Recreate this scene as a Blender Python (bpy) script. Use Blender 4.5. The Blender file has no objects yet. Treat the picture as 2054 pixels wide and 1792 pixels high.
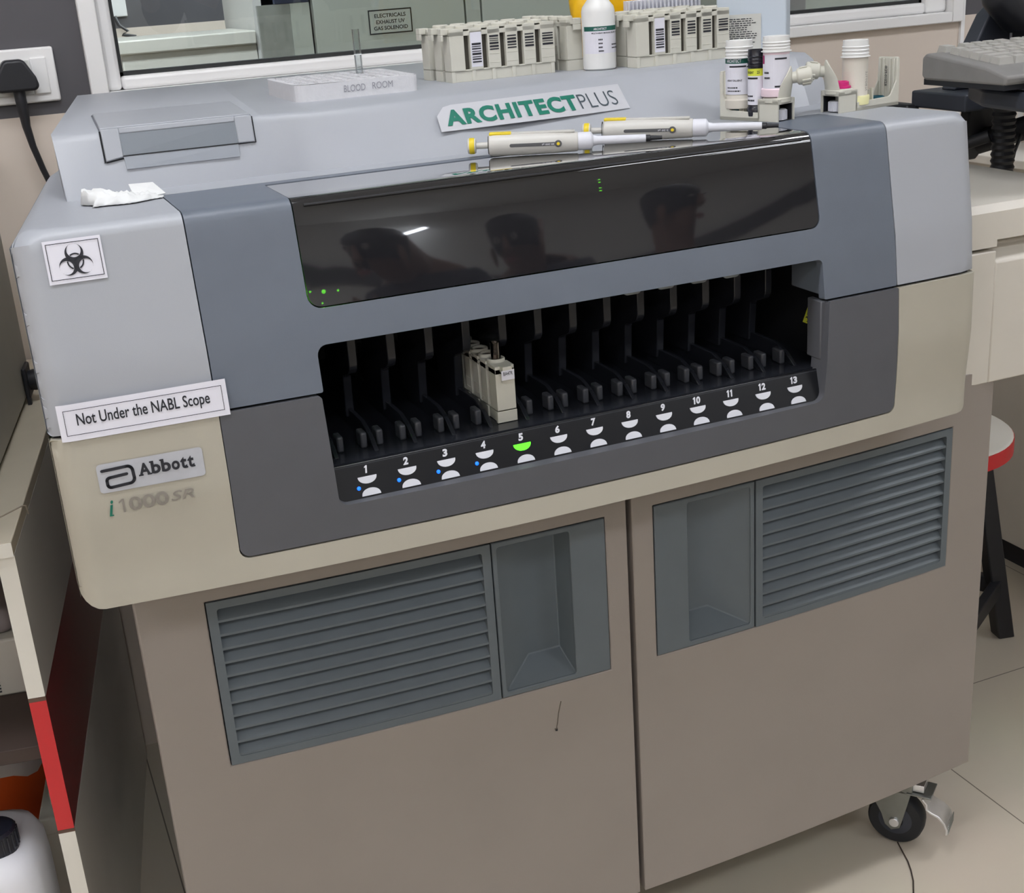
import bpy, bmesh, math, random
from mathutils import Vector, Matrix
from mathutils.geometry import delaunay_2d_cdt
random.seed(7)
PI = math.pi
C = bpy.context.scene.collection
SC = bpy.context.scene

# ------------------------------------------------------------------ camera, world, lights, exposure
cam_data = bpy.data.cameras.new('camera')
cam = bpy.data.objects.new('camera', cam_data)
C.objects.link(cam)
cam_data.sensor_width = 36.0
cam_data.lens = 45.4707
cam_data.clip_start = 0.02
M3 = Matrix(((0.918057, 0.193117, -0.346234), (-0.390991, 0.296621, -0.871288), (-0.06556, 0.935266, 0.347822)))
cam.matrix_world = Matrix.Translation((-0.63062, -1.26222, 1.2793)) @ M3.to_4x4()
SC.camera = cam
SC.view_settings.view_transform = 'Standard'
SC.view_settings.look = 'None'
SC.view_settings.gamma = 1.0
SC.view_settings.use_curve_mapping = False
SC.view_settings.exposure = 0.66
LAMP = 8.0            # emission of the ceiling luminaires
FAR_LAMP = 40.0
world = bpy.data.worlds.new('world')
SC.world = world
world.use_nodes = True
world.node_tree.nodes['Background'].inputs[0].default_value = (0.8, 0.85, 0.9, 1)
world.node_tree.nodes['Background'].inputs[1].default_value = 0.3

# ------------------------------------------------------------------ materials
def lin(c):
    return tuple((v / 12.92 if v <= 0.04045 else ((v + 0.055) / 1.055) ** 2.4) for v in (x / 255.0 for x in c)) + (1,)

MATS = {}
def mat(name, rgb, rough=0.5, metal=0.0, noise=0.04, nscale=18.0, bump=0.0, bscale=400.0, spec=0.5, trans=0.0, emit=None, estr=0.0, coat=0.0, alpha=1.0):
    if name in MATS: return MATS[name]
    m = bpy.data.materials.new(name); m.use_nodes = True
    nt = m.node_tree; b = nt.nodes['Principled BSDF']
    col = lin(rgb)
    b.inputs['Base Color'].default_value = col
    b.inputs['Roughness'].default_value = rough
    b.inputs['Metallic'].default_value = metal
    b.inputs['Specular IOR Level'].default_value = spec
    b.inputs['Transmission Weight'].default_value = trans
    b.inputs['Coat Weight'].default_value = coat
    b.inputs['Alpha'].default_value = alpha
    tc = nt.nodes.new('ShaderNodeTexCoord')
    if noise > 0:
        n = nt.nodes.new('ShaderNodeTexNoise'); n.inputs['Scale'].default_value = nscale; n.inputs['Detail'].default_value = 4
        nt.links.new(tc.outputs['Object'], n.inputs['Vector'])
        r = nt.nodes.new('ShaderNodeValToRGB')
        r.color_ramp.elements[0].position = 0.3; r.color_ramp.elements[1].position = 0.7
        r.color_ramp.elements[0].color = tuple(max(0, c * (1 - noise)) for c in col[:3]) + (1,)
        r.color_ramp.elements[1].color = tuple(min(1, c * (1 + noise)) for c in col[:3]) + (1,)
        nt.links.new(n.outputs['Fac'], r.inputs['Fac']); nt.links.new(r.outputs['Color'], b.inputs['Base Color'])
    if bump > 0:
        n2 = nt.nodes.new('ShaderNodeTexNoise'); n2.inputs['Scale'].default_value = bscale; n2.inputs['Detail'].default_value = 2
        nt.links.new(tc.outputs['Object'], n2.inputs['Vector'])
        bp = nt.nodes.new('ShaderNodeBump'); bp.inputs['Strength'].default_value = bump; bp.inputs['Distance'].default_value = 0.001
        nt.links.new(n2.outputs['Fac'], bp.inputs['Height']); nt.links.new(bp.outputs['Normal'], b.inputs['Normal'])
    if emit is not None:
        b.inputs['Emission Color'].default_value = lin(emit); b.inputs['Emission Strength'].default_value = estr
    MATS[name] = m
    return m

def glass(name, tint, refl=1.0, rough=0.0):
    m = bpy.data.materials.new(name); m.use_nodes = True
    nt = m.node_tree; nt.nodes.clear()
    o = nt.nodes.new('ShaderNodeOutputMaterial'); mx = nt.nodes.new('ShaderNodeMixShader')
    t = nt.nodes.new('ShaderNodeBsdfTransparent'); t.inputs[0].default_value = lin(tint)
    g = nt.nodes.new('ShaderNodeBsdfGlossy'); g.inputs['Roughness'].default_value = rough
    f = nt.nodes.new('ShaderNodeFresnel'); f.inputs['IOR'].default_value = 1.5
    mu = nt.nodes.new('ShaderNodeMath'); mu.operation = 'MULTIPLY'; mu.inputs[1].default_value = refl; mu.use_clamp = True
    nt.links.new(f.outputs[0], mu.inputs[0]); nt.links.new(mu.outputs[0], mx.inputs[0])
    nt.links.new(t.outputs[0], mx.inputs[1]); nt.links.new(g.outputs[0], mx.inputs[2]); nt.links.new(mx.outputs[0], o.inputs[0])
    return m

def tile_mat():
    m = bpy.data.materials.new('floor_tile'); m.use_nodes = True
    nt = m.node_tree; b = nt.nodes['Principled BSDF']
    tc = nt.nodes.new('ShaderNodeTexCoord'); mp = nt.nodes.new('ShaderNodeMapping')
    mp.inputs['Location'].default_value = (-0.062, -0.335 + 0.6, 0)
    br = nt.nodes.new('ShaderNodeTexBrick'); br.offset = 0.0
    br.inputs['Scale'].default_value = 1.0; br.inputs['Brick Width'].default_value = 0.6; br.inputs['Row Height'].default_value = 0.6
    br.inputs['Mortar Size'].default_value = 0.0012; br.inputs['Mortar Smooth'].default_value = 0.2
    br.inputs['Color1'].default_value = lin((200, 191, 174)); br.inputs['Color2'].default_value = lin((196, 187, 170))
    br.inputs['Mortar'].default_value = lin((112, 104, 92))
    n = nt.nodes.new('ShaderNodeTexNoise'); n.inputs['Scale'].default_value = 3.0; n.inputs['Detail'].default_value = 5
    mx = nt.nodes.new('ShaderNodeMix'); mx.data_type = 'RGBA'; mx.blend_type = 'MULTIPLY'; mx.inputs[0].default_value = 0.12
    nt.links.new(tc.outputs['Object'], mp.inputs['Vector']); nt.links.new(mp.outputs[0], br.inputs['Vector'])
    nt.links.new(tc.outputs['Object'], n.inputs['Vector'])
    nt.links.new(br.outputs['Color'], mx.inputs[6]); nt.links.new(n.outputs['Color'], mx.inputs[7]); nt.links.new(mx.outputs[2], b.inputs['Base Color'])
    b.inputs['Roughness'].default_value = 0.28
    return m

HOUSE = mat('pale_blue_plastic', (164, 167, 173), 0.42, noise=0.02, nscale=9, bump=0.05, bscale=900)
CREAM = mat('cream_plastic', (176, 171, 157), 0.5, noise=0.035, nscale=10, bump=0.06, bscale=900)
COVER = mat('slate_grey_plastic', (102, 109, 120), 0.42, noise=0.03, nscale=30, bump=0.08, bscale=1100)
BEZEL = mat('dark_grey_plastic', (86, 87, 92), 0.5, noise=0.03, nscale=30, bump=0.08, bscale=1100)
GRILLE = mat('blue_grey_plastic', (95, 103, 108), 0.5, noise=0.03, nscale=30, bump=0.08, bscale=1100)
TAUPE = mat('taupe_painted_steel', (146, 137, 130), 0.48, noise=0.035, nscale=6, bump=0.1, bscale=700)
GAP = mat('seam_black', (22, 23, 26), 0.7, noise=0)
BAYB = mat('bay_black_plastic', (36, 38, 44), 0.22, noise=0.05, nscale=40)
BAYL = mat('bay_liner_black', (20, 21, 25), 0.6, noise=0)
BLOCK = mat('bay_block_grey', (66, 68, 74), 0.3, noise=0)
PANELB = mat('panel_black', (14, 15, 20), 0.35, noise=0)
WHITEP = mat('print_white', (214, 215, 222), 0.6, noise=0)
PAPER = mat('white_paper', (222, 221, 230), 0.75, noise=0.02, nscale=30)
INK = mat('black_ink', (34, 35, 42), 0.7, noise=0)
GREENI = mat('green_ink', (14, 112, 92), 0.5, noise=0)
GREYI = mat('grey_ink', (138, 132, 124), 0.5, noise=0)
ALU = mat('brushed_plate', (186, 188, 195), 0.38, metal=0.15, noise=0.05, nscale=60)
PLATE = mat('silver_label', (200, 201, 206), 0.35, metal=0.2, noise=0.02)
LEDB = mat('blue_led', (20, 90, 255), 0.4, noise=0, emit=(20, 105, 255), estr=1.1)
LEDG = mat('green_lamp', (80, 240, 40), 0.4, noise=0, emit=(85, 245, 40), estr=1.0)
LEDG2 = mat('green_led', (120, 255, 40), 0.4, noise=0, emit=(110, 255, 30), estr=90.0)
CHROME = mat('chrome', (235, 236, 240), 0.3, metal=1.0, noise=0.03, nscale=60)
STEEL = mat('zinc_steel', (140, 142, 138), 0.4, metal=0.8, noise=0.05, nscale=60)
RUBBER = mat('black_rubber', (32, 34, 38), 0.6, noise=0.05, nscale=40)
BLACK = mat('black_plastic', (30, 31, 36), 0.45, noise=0.04, nscale=30)
NAVY = mat('blue_black_plastic', (52, 56, 66), 0.5, noise=0.04, nscale=30)
RACK = mat('ivory_rack_plastic', (204, 202, 190), 0.5, noise=0.02, nscale=60)
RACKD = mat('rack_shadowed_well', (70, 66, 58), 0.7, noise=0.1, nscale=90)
IVORY = mat('ivory_plastic', (200, 198, 192), 0.42, noise=0.015, nscale=50)
FOAM = mat('white_foam', (206, 206, 209), 0.85, noise=0.02, nscale=120, bump=0.5, bscale=300)
TISSUE = mat('tissue_paper', (218, 219, 218), 0.9, noise=0.02, nscale=40)
CLEAR = glass('clear_plastic', (244, 246, 246), .6)
PANE = glass('clear_window_glass', (236, 240, 238), 1.0)
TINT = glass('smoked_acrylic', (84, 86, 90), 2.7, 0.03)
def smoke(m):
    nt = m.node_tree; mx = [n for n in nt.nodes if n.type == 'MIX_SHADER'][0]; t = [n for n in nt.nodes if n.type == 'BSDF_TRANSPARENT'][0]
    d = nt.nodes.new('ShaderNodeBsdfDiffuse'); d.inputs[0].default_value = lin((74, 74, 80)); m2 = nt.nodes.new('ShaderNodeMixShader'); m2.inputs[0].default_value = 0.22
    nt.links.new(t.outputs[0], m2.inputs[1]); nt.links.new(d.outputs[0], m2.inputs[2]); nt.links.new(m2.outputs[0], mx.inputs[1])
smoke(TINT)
YELL = mat('yellow_plastic', (226, 200, 40), 0.45, noise=0.03, nscale=60)
YBAG = mat('yellow_bag', (246, 190, 20), 0.4, noise=0.12, nscale=14)
BROWNT = mat('brown_tape', (190, 120, 50), 0.5, noise=0.05)
PINK = mat('magenta_rubber', (205, 40, 120), 0.4, noise=0)
TEAL = mat('teal_rubber', (14, 84, 100), 0.4, noise=0)
MILK = mat('milky_bottle', (226, 226, 224), 0.4, noise=0.01, nscale=30)
MILKP = mat('milky_pink', (236, 214, 222), 0.4, noise=0.01, nscale=30)
MILKB = mat('milky_beige', (206, 200, 188), 0.45, noise=0.02, nscale=30)
PALEY = mat('pale_yellow', (228, 224, 170), 0.45, noise=0.01)
BBOT = mat('black_bottle', (30, 31, 40), 0.25, noise=0)
LABY = mat('label_yellow', (214, 222, 70), 0.6, noise=0)
LABG = mat('label_green', (20, 88, 76), 0.6, noise=0)
LABM = mat('label_magenta', (170, 26, 100), 0.6, noise=0)
BOXB = mat('pale_blue_carton', (196, 206, 216), 0.6, noise=0.015, nscale=12)
BOXG = mat('carton_ghost_print', (184, 193, 203), 0.6, noise=0)
STICK = mat('grey_sticker', (202, 202, 196), 0.6, noise=0.01)
KEYB = mat('keyboard_grey', (132, 130, 128), 0.6, noise=0.05, nscale=40)
KEYC = mat('keycap_grey', (176, 174, 168), 0.55, noise=0.04, nscale=60)
REST = mat('wrist_rest_grey', (118, 126, 140), 0.6, noise=0.04, nscale=40)
WALLB = mat('wall_paint_beige', (216, 203, 190), 0.7, noise=0.03, nscale=4)
WALLG = mat('wall_tile_charcoal', (84, 82, 86), 0.6, noise=0.07, nscale=7)
PVC = mat('white_pvc', (238, 237, 236), 0.35, noise=0.015, nscale=8)
GASK = mat('window_gasket', (40, 42, 42), 0.6, noise=0)
CEIL = mat('ceiling_white', (222, 222, 218), 0.8, noise=0.02)
LAMWH = mat('white_laminate', (222, 218, 208), 0.4, noise=0.02, nscale=8)
LAMGR = mat('grey_white_laminate', (214, 212, 206), 0.3, noise=0.03, nscale=8)
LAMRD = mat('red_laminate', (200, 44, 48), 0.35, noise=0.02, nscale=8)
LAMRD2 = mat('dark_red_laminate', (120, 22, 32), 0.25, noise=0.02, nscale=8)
EDGEBR = mat('raw_board_edge', (96, 74, 62), 0.8, noise=0.1, nscale=80)
DEVG = mat('device_grey', (176, 172, 162), 0.55, noise=0.05, nscale=9)
DEVB = mat('device_beige', (210, 204, 193), 0.5, noise=0.03, nscale=9)
BROWNC = mat('cardboard_brown', (112, 82, 58), 0.8, noise=0.08, nscale=14)
DARKC = mat('dark_brown_board', (66, 54, 48), 0.8, noise=0.08, nscale=14)
ORANGE = mat('orange_plastic', (226, 92, 30), 0.5, noise=0.05, nscale=14)
FILM = mat('white_film', (214, 208, 204), 0.5, noise=0.05, nscale=30)
CAN = mat('white_hdpe', (226, 226, 230), 0.45, noise=0.02, nscale=10)
HOOD = mat('hood_grey_green', (196, 201, 194), 0.45, noise=0.03, nscale=4)
HOODD = mat('hood_joint', (110, 114, 108), 0.6, noise=0)
PILLAR = mat('pillar_white', (216, 214, 210), 0.6, noise=0.02, nscale=4)
NAVYC = mat('navy_panel', (44, 50, 74), 0.6, noise=0.04)
DARKP = mat('dark_grey_panel', (92, 94, 98), 0.5, noise=0.05, nscale=6)
WOODT = mat('light_wood', (214, 178, 132), 0.5, noise=0.08, nscale=9)
BLUEB = mat('blue_plastic', (44, 76, 138), 0.5, noise=0.03)
SKIN = mat('skin', (112, 80, 62), 0.55, noise=0.03)
HAIR = mat('black_hair', (20, 19, 20), 0.6, noise=0.05)
SHIRTD = mat('dark_cloth', (38, 40, 52), 0.9, noise=0.06, nscale=60)
SHIRTB = mat('light_blue_cloth', (150, 172, 196), 0.9, noise=0.05, nscale=60)
TROUS = mat('grey_trousers', (52, 52, 56), 0.9, noise=0.06, nscale=60)
LAMPM = mat('lamp_diffuser', (255, 255, 255), 0.5, noise=0, emit=(245, 248, 255), estr=LAMP)
LAMPN = mat('near_lamp_diffuser', (255, 255, 255), 0.5, noise=0, emit=(245, 248, 255), estr=LAMP * 1.25)
LAMPT = mat('tube_diffuser', (255, 255, 255), 0.5, noise=0, emit=(240, 246, 255), estr=25.0)
LAMPF = mat('far_lamp_diffuser', (255, 255, 255), 0.5, noise=0, emit=(240, 246, 255), estr=FAR_LAMP)
FLOOR = tile_mat()

# ------------------------------------------------------------------ mesh builder
class MB:
    def __init__(s): s.v = []; s.f = []; s.m = []; s.mats = []
    def mi(s, m):
        if m not in s.mats: s.mats.append(m)
        return s.mats.index(m)
    def add(s, verts, faces, m, T=None):
        k = len(s.v); i = s.mi(m)
        for p in verts:
            p = Vector(p)
            s.v.append(tuple(T @ p) if T is not None else tuple(p))
        for f in faces: s.f.append(tuple(k + a for a in f)); s.m.append(i)
        return s
    def box(s, x0, x1, y0, y1, z0, z1, m, T=None):
        v = [(x0, y0, z0), (x1, y0, z0), (x1, y1, z0), (x0, y1, z0), (x0, y0, z1), (x1, y0, z1), (x1, y1, z1), (x0, y1, z1)]
        return s.add(v, [(0, 3, 2, 1), (4, 5, 6, 7), (0, 1, 5, 4), (1, 2, 6, 5), (2, 3, 7, 6), (3, 0, 4, 7)], m, T)
    def lathe(s, prof, m, n=32, T=None, axis='z', cap=True):
        v = []; f = []
        for (r, h) in prof:
            for i in range(n):
                a = 2 * PI * i / n
                x, y = r * math.cos(a), r * math.sin(a)
                v.append((x, y, h) if axis == 'z' else ((h, x, y) if axis == 'x' else (y, h, x)))
        for j in range(len(prof) - 1):
            for i in range(n):
                a = j * n + i; b = j * n + (i + 1) % n
                f.append((a, b, b + n, a + n))
        if cap:
            f.append(tuple(range(n - 1, -1, -1))); k = (len(prof) - 1) * n
            f.append(tuple(range(k, k + n)))
        return s.add(v, f, m, T)
    def tube(s, pts, r, m, n=10, T=None, cap=True):
        pts = [Vector(p) for p in pts]; v = []; f = []
        up = Vector((0, 0, 1)); prev = None
        rs = r if isinstance(r, (list, tuple)) else [r] * len(pts)
        for i, p in enumerate(pts):
            d = (pts[min(i + 1, len(pts) - 1)] - pts[max(i - 1, 0)]).normalized()
            if prev is None:
                a = d.cross(up)
                if a.length < 1e-4: a = d.cross(Vector((1, 0, 0)))
            else: a = prev - d * prev.dot(d)
            a.normalize(); prev = a; b = d.cross(a)
            for k in range(n):
                t = 2 * PI * k / n
                v.append(tuple(p + (a * math.cos(t) + b * math.sin(t)) * rs[i]))
        for i in range(len(pts) - 1):
            for k in range(n):
                q = i * n + k; w = i * n + (k + 1) % n
                f.append((q, w, w + n, q + n))
        if cap:
            f.append(tuple(range(n - 1, -1, -1))); k = (len(pts) - 1) * n
            f.append(tuple(range(k, k + n)))
        return s.add(v, f, m, T)
    def prism(s, poly, h, m, T=None):
        """poly of (x, y) extruded along z from 0 to h"""
        n = len(poly)
        ar = sum(poly[i][0] * poly[(i + 1) % n][1] - poly[(i + 1) % n][0] * poly[i][1] for i in range(n))
        if ar < 0: poly = poly[::-1]
        v = [(a, b, 0) for a, b in poly] + [(a, b, h) for a, b in poly]
        f = [tuple(range(n - 1, -1, -1)), tuple(range(n, 2 * n))]
        for i in range(n):
            j = (i + 1) % n; f.append((i, j, j + n, i + n))
        return s.add(v, f, m, T)
    def build(s, name, parent=None, bevel=0.0, smooth=35, seg=2, origin=None):
        me = bpy.data.meshes.new(name)
        vs = s.v
        if origin is not None: vs = [(a - origin[0], b - origin[1], c - origin[2]) for a, b, c in vs]
        me.from_pydata(vs, [], s.f)
        for m in s.mats: me.materials.append(m)
        me.polygons.foreach_set('material_index', s.m)
        me.validate(); me.update()
        if smooth:
            me.polygons.foreach_set('use_smooth', [True] * len(me.polygons))
            me.set_sharp_from_angle(angle=math.radians(smooth))
        o = bpy.data.objects.new(name, me); C.objects.link(o)
        if origin is not None: o.location = origin
        if parent is not None: o.parent = parent
        if bevel > 0:
            b = o.modifiers.new('bevel', 'BEVEL'); b.width = bevel; b.segments = seg; b.limit_method = 'ANGLE'; b.angle_limit = math.radians(40)
            b.harden_normals = False
        return o

def tag(o, label, cat, group=None):
    o['label'] = label; o['category'] = cat
    if group: o['group'] = group
    return o
def thing(name, label, cat, loc=(0, 0, 0), rz=0.0, group=None):
    o = bpy.data.objects.new(name, None); C.objects.link(o)
    o.empty_display_size = 0.05
    o.location = loc; o.rotation_euler = (0, 0, rz)
    return tag(o, label, cat, group)
def struct(mb, name, **k):
    o = mb.build(name, **k); o['kind'] = 'structure'; return o
def copy_tree(o, parent=None):
    c = o.copy(); C.objects.link(c)
    if parent is not None: c.parent = parent
    for ch in list(o.children): copy_tree(ch, c)
    return c
def TM(loc=(0, 0, 0), rz=0.0, rx=0.0, ry=0.0):
    return Matrix.Translation(loc) @ Matrix.Rotation(rz, 4, 'Z') @ Matrix.Rotation(ry, 4, 'Y') @ Matrix.Rotation(rx, 4, 'X')

# ------------------------------------------------------------------ lettering
def text_mesh(txt, bold=0.0, shear=0.0, space=1.0):
    cu = bpy.data.curves.new('t', 'FONT'); cu.body = txt; cu.size = 1.0; cu.offset = bold; cu.shear = shear
    cu.space_character = space; cu.fill_mode = 'FRONT'; cu.resolution_u = 4; cu.align_x = 'LEFT'
    o = bpy.data.objects.new('t', cu); C.objects.link(o)
    dg = bpy.context.evaluated_depsgraph_get()
    me = bpy.data.meshes.new_from_object(o.evaluated_get(dg))
    vs = [(p.co.x, p.co.y) for p in me.vertices]; fs = [tuple(p.vertices) for p in me.polygons]
    bpy.data.objects.remove(o); bpy.data.curves.remove(cu); bpy.data.meshes.remove(me)
    return vs, fs
def fit_text(mb, txt, u0, v0, w, h, fn, m, bold=0.0, shear=0.0, space=1.0, keep=False):
    """letters filling the box u0..u0+w, v0..v0+h, each vertex mapped by fn(u, v)"""
    vs, fs = text_mesh(txt, bold, shear, space)
    if not vs: return
    xs = [a for a, b in vs]; ys = [b for a, b in vs]
    sx = w / (max(xs) - min(xs)); sy = h / (max(ys) - min(ys))
    if keep: sx = sy = min(sx, sy)
    mb.add([fn(u0 + (a - min(xs)) * sx, v0 + (b - min(ys)) * sy) for a, b in vs], fs, m)
def plane_fn(o, r, u):
    o = Vector(o); r = Vector(r).normalized(); u = Vector(u).normalized()
    return lambda a, b: o + r * a + u * b
def cyl_fn(r, z0, ang0, T=None):
    """u = arc length around a cylinder, v = height"""
    def fn(u, v):
        a = ang0 + u / r
        p = Vector((r * math.cos(a), r * math.sin(a), z0 + v))
        return T @ p if T is not None else p
    return fn
def rect_fn(mb, u0, v0, w, h, fn, m, nu=1, nv=1):
    v = [fn(u0 + w * i / nu, v0 + h * j / nv) for j in range(nv + 1) for i in range(nu + 1)]
    f = [(j * (nu + 1) + i, j * (nu + 1) + i + 1, (j + 1) * (nu + 1) + i + 1, (j + 1) * (nu + 1) + i) for j in range(nv) for i in range(nu)]
    mb.add(v, f, m)
def frame_fn(mb, u0, v0, w, h, t, fn, m):
    for a in ((u0, v0, w, t), (u0, v0 + h - t, w, t), (u0, v0 + t, t, h - 2 * t), (u0 + w - t, v0 + t, t, h - 2 * t)):
        rect_fn(mb, *a, fn, m, nu=24, nv=8)
def text_lines(mb, u0, v0, w, h, n, fn, m, seed=1):
    """rows of short dashes: print too small to read"""
    rr = random.Random(seed); dv = h / n
    for i in range(n):
        u = u0; end = u0 + w * rr.uniform(0.7, 1.0)
        while u < end:
            l = min(rr.uniform(0.05, 0.14) * w, end - u)
            rect_fn(mb, u, v0 + h - (i + 1) * dv, l, dv * 0.38, fn, m)
            u += l + 0.025 * w

# ------------------------------------------------------------------ the analyser's curved front
XC, XL, XR = -0.082, -0.609, 0.444
PZ = [.70, .741, .769, .837, .9070, .9085, .925, .965, 1.02, 1.085, 1.2]
PY = [-.088, -.088, -.088, -.0930, -.0915, -.0880, -.0865, -.083, -.0735, -.063, -.05]
def yf(x, z):
    for i in range(len(PZ) - 1):
        if z <= PZ[i + 1] or i == len(PZ) - 2:
            t = min(1, max(0, (z - PZ[i]) / (PZ[i + 1] - PZ[i]))); y = PY[i] + t * (PY[i + 1] - PY[i]); break
    return y - 0.024 * min(1.2, max(0, (1.09 - z) / 0.33)) * (1 - ((x - XC) / 0.5) ** 2)
ZC, RA = 1.0785, 0.013
AL = math.atan(0.17)
S1 = ZC + RA * (PI / 2 - AL)
ZT = ZC + RA * (1 - math.sin(AL))
RB = 0.02
def xl_s(s): return XL + 0.06 * min(1, max(0, (s - S1) / 0.41))
def xr_s(s): return XR - 0.05 * min(1, max(0, (s - S1) / 0.41))
def S(x, s, off=0.0, rnd=True):
    """point on the front/top skin; s = height on the front, then runs on over the rounded edge and back along the top"""
    if s <= ZC:
        P = Vector((x, yf(x, s), s)); e = 0.01
        dy = (yf(x, s + e) - yf(x, s - e)) / (2 * e) if not (.88 < s < .935) else 0.1
        n = Vector((0, -1, dy)).normalized()
    else:
        p0 = yf(x, ZC); cy = p0 + RA * math.cos(AL); cz = ZC - RA * math.sin(AL)
        if s <= S1:
            th = AL + (s - ZC) / RA
            n = Vector((0, -math.cos(th), math.sin(th))); P = Vector((x, cy, cz)) + n * RA
        else:
            n = Vector((0, 0, 1)); P = Vector((x, cy + (s - S1), cz + RA))
    if rnd:
        d = max(0.0, xl_s(s) + RB - x, x - (xr_s(s) - RB)); d = min(d, RB)
        off -= RB - math.sqrt(max(0, RB * RB - d * d))
    return P + n * off
def DOOR(x, z, off=0.0):
    return Vector((x, -0.028 * (1 - (x / 0.56) ** 2) - off, z))

def rounded(poly, rads, n=5):
    """polygon corner rounding; rads per vertex"""
    out = []; N = len(poly)
    for i, p in enumerate(poly):
        r = rads[i] if isinstance(rads, (list, tuple)) else rads
        if r <= 0: out.append(p); continue
        a = Vector(poly[i - 1]); b = Vector(p); c = Vector(poly[(i + 1) % N])
        u = (a - b).normalized(); w = (c - b).normalized()
        ang = math.acos(max(-1, min(1, u.dot(w)))); t = r / math.tan(ang / 2)
        s0 = b + u * t; s1 = b + w * t; cen = b + (u + w).normalized() * (r / math.sin(ang / 2))
        a0 = math.atan2((s0 - cen).y, (s0 - cen).x); a1 = math.atan2((s1 - cen).y, (s1 - cen).x); d = a1 - a0
        while d > PI: d -= 2 * PI
        while d < -PI: d += 2 * PI
        for k in range(n + 1):
            q = a0 + d * k / n; out.append((cen.x + r * math.cos(q), cen.y + r * math.sin(q)))
    return out
def inside(poly, x, y):
    c = False; n = len(poly)
    for i in range(n):
        x0, y0 = poly[i]; x1, y1 = poly[(i + 1) % n]
        if (y0 > y) != (y1 > y) and x < (x1 - x0) * (y - y0) / (y1 - y0) + x0: c = not c
    return c
def bdist(poly, x, y):
    best = 9; n = len(poly)
    for i in range(n):
        a = Vector(poly[i]); b = Vector(poly[(i + 1) % n]); d = b - a; L = d.length_squared
        t = 0 if L == 0 else max(0, min(1, (Vector((x, y)) - a).dot(d) / L))
        best = min(best, (a + d * t - Vector((x, y))).length)
    return best
def sheet(mb, outer, holes, fn, thick, m, off=0.0, step=0.03, xs_extra=(), ss_extra=(), side=None, sstep=None, pts_extra=()):
    """curved plate: polygon with holes in (x, s) mapped by fn(x, s, offset)"""
    xs0 = [p[0] for p in outer]; ss0 = [p[1] for p in outer]
    nx = max(2, int((max(xs0) - min(xs0)) / step)); ns = max(2, int((max(ss0) - min(ss0)) / (sstep or step * 1.6)))
    gx = sorted(set([min(xs0) + (max(xs0) - min(xs0)) * i / nx for i in range(nx + 1)] + [x for x in xs_extra if min(xs0) <= x <= max(xs0)]))
    gs = sorted(set([min(ss0) + (max(ss0) - min(ss0)) * i / ns for i in range(ns + 1)] + [x for x in ss_extra if min(ss0) <= x <= max(ss0)]))
    verts = []; edges = []
    for lp in [outer] + list(holes):
        pts = []
        for i in range(len(lp)):
            a = lp[i]; b = lp[(i + 1) % len(lp)]
            ts = {0.0}
            for g in gx:
                if abs(b[0] - a[0]) > 1e-6:
                    t = (g - a[0]) / (b[0] - a[0])
                    if 0.02 < t < 0.98: ts.add(t)
            for g in gs:
                if abs(b[1] - a[1]) > 1e-6:
                    t = (g - a[1]) / (b[1] - a[1])
                    if 0.02 < t < 0.98: ts.add(t)
            for t in sorted(ts): pts.append((a[0] + (b[0] - a[0]) * t, a[1] + (b[1] - a[1]) * t))
        k = len(verts)
        verts += [Vector(p) for p in pts]; edges += [(k + i, k + (i + 1) % len(pts)) for i in range(len(pts))]
    for x in gx:
        for s_ in gs:
            if inside(outer, x, s_) and not any(inside(h, x, s_) for h in holes):
                if min([bdist(outer, x, s_)] + [bdist(h, x, s_) for h in holes]) > 0.0015: verts.append(Vector((x, s_)))
    for x, s_ in pts_extra:
        if inside(outer, x, s_) and not any(inside(h, x, s_) for h in holes):
            if min([bdist(outer, x, s_)] + [bdist(h, x, s_) for h in holes]) > 0.0012: verts.append(Vector((x, s_)))
    vo, eo, fo, *_ = delaunay_2d_cdt(verts, edges, [], 0, 1e-6)
    tris = []
    for f in fo:
        cx = sum(vo[i].x for i in f) / len(f); cy = sum(vo[i].y for i in f) / len(f)
        if inside(outer, cx, cy) and not any(inside(h, cx, cy) for h in holes):
            a, b, c = [vo[i] for i in f[:3]]
            if (b - a).cross(c - a) < 0: f = f[::-1]
            tris.append(tuple(f))
    n = len(vo)
    V = [fn(p.x, p.y, off) for p in vo] + [fn(p.x, p.y, off - thick) for p in vo]
    F = list(tris) + [tuple(n + i for i in f[::-1]) for f in tris]
    mb.add(V, F, m)
    cnt = {}
    for f in tris:
        for i in range(len(f)):
            a, b = f[i], f[(i + 1) % len(f)]
            cnt[(a, b)] = 1
    k = len(mb.v) - 2 * n
    mi = mb.mi(side or m)
    for (a, b) in cnt:
        if (b, a) not in cnt:
            mb.f.append((k + b, k + a, k + n + a, k + n + b)); mb.m.append(mi)
ENDX = [XL + t for t in (.0003, .001, .002, .004, .007, .011, .016, .021)] + [XR - t for t in (.0003, .001, .002, .004, .007, .011, .016, .021)]
TOPS = [ZC, ZC + .0045, ZC + .009, ZC + .0135, S1, S1 + .03, .9, .9085, .925, .945]

# ------------------------------------------------------------------ the room
YW = 0.88
b = MB(); b.box(-3, 6, -5.1, YW + .12, -.1, 0, FLOOR); struct(b, 'floor', smooth=0)
b = MB(); b.box(-3, 6, -5.1, YW + .12, 2.75, 2.85, CEIL); struct(b, 'ceiling', smooth=0)
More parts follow.
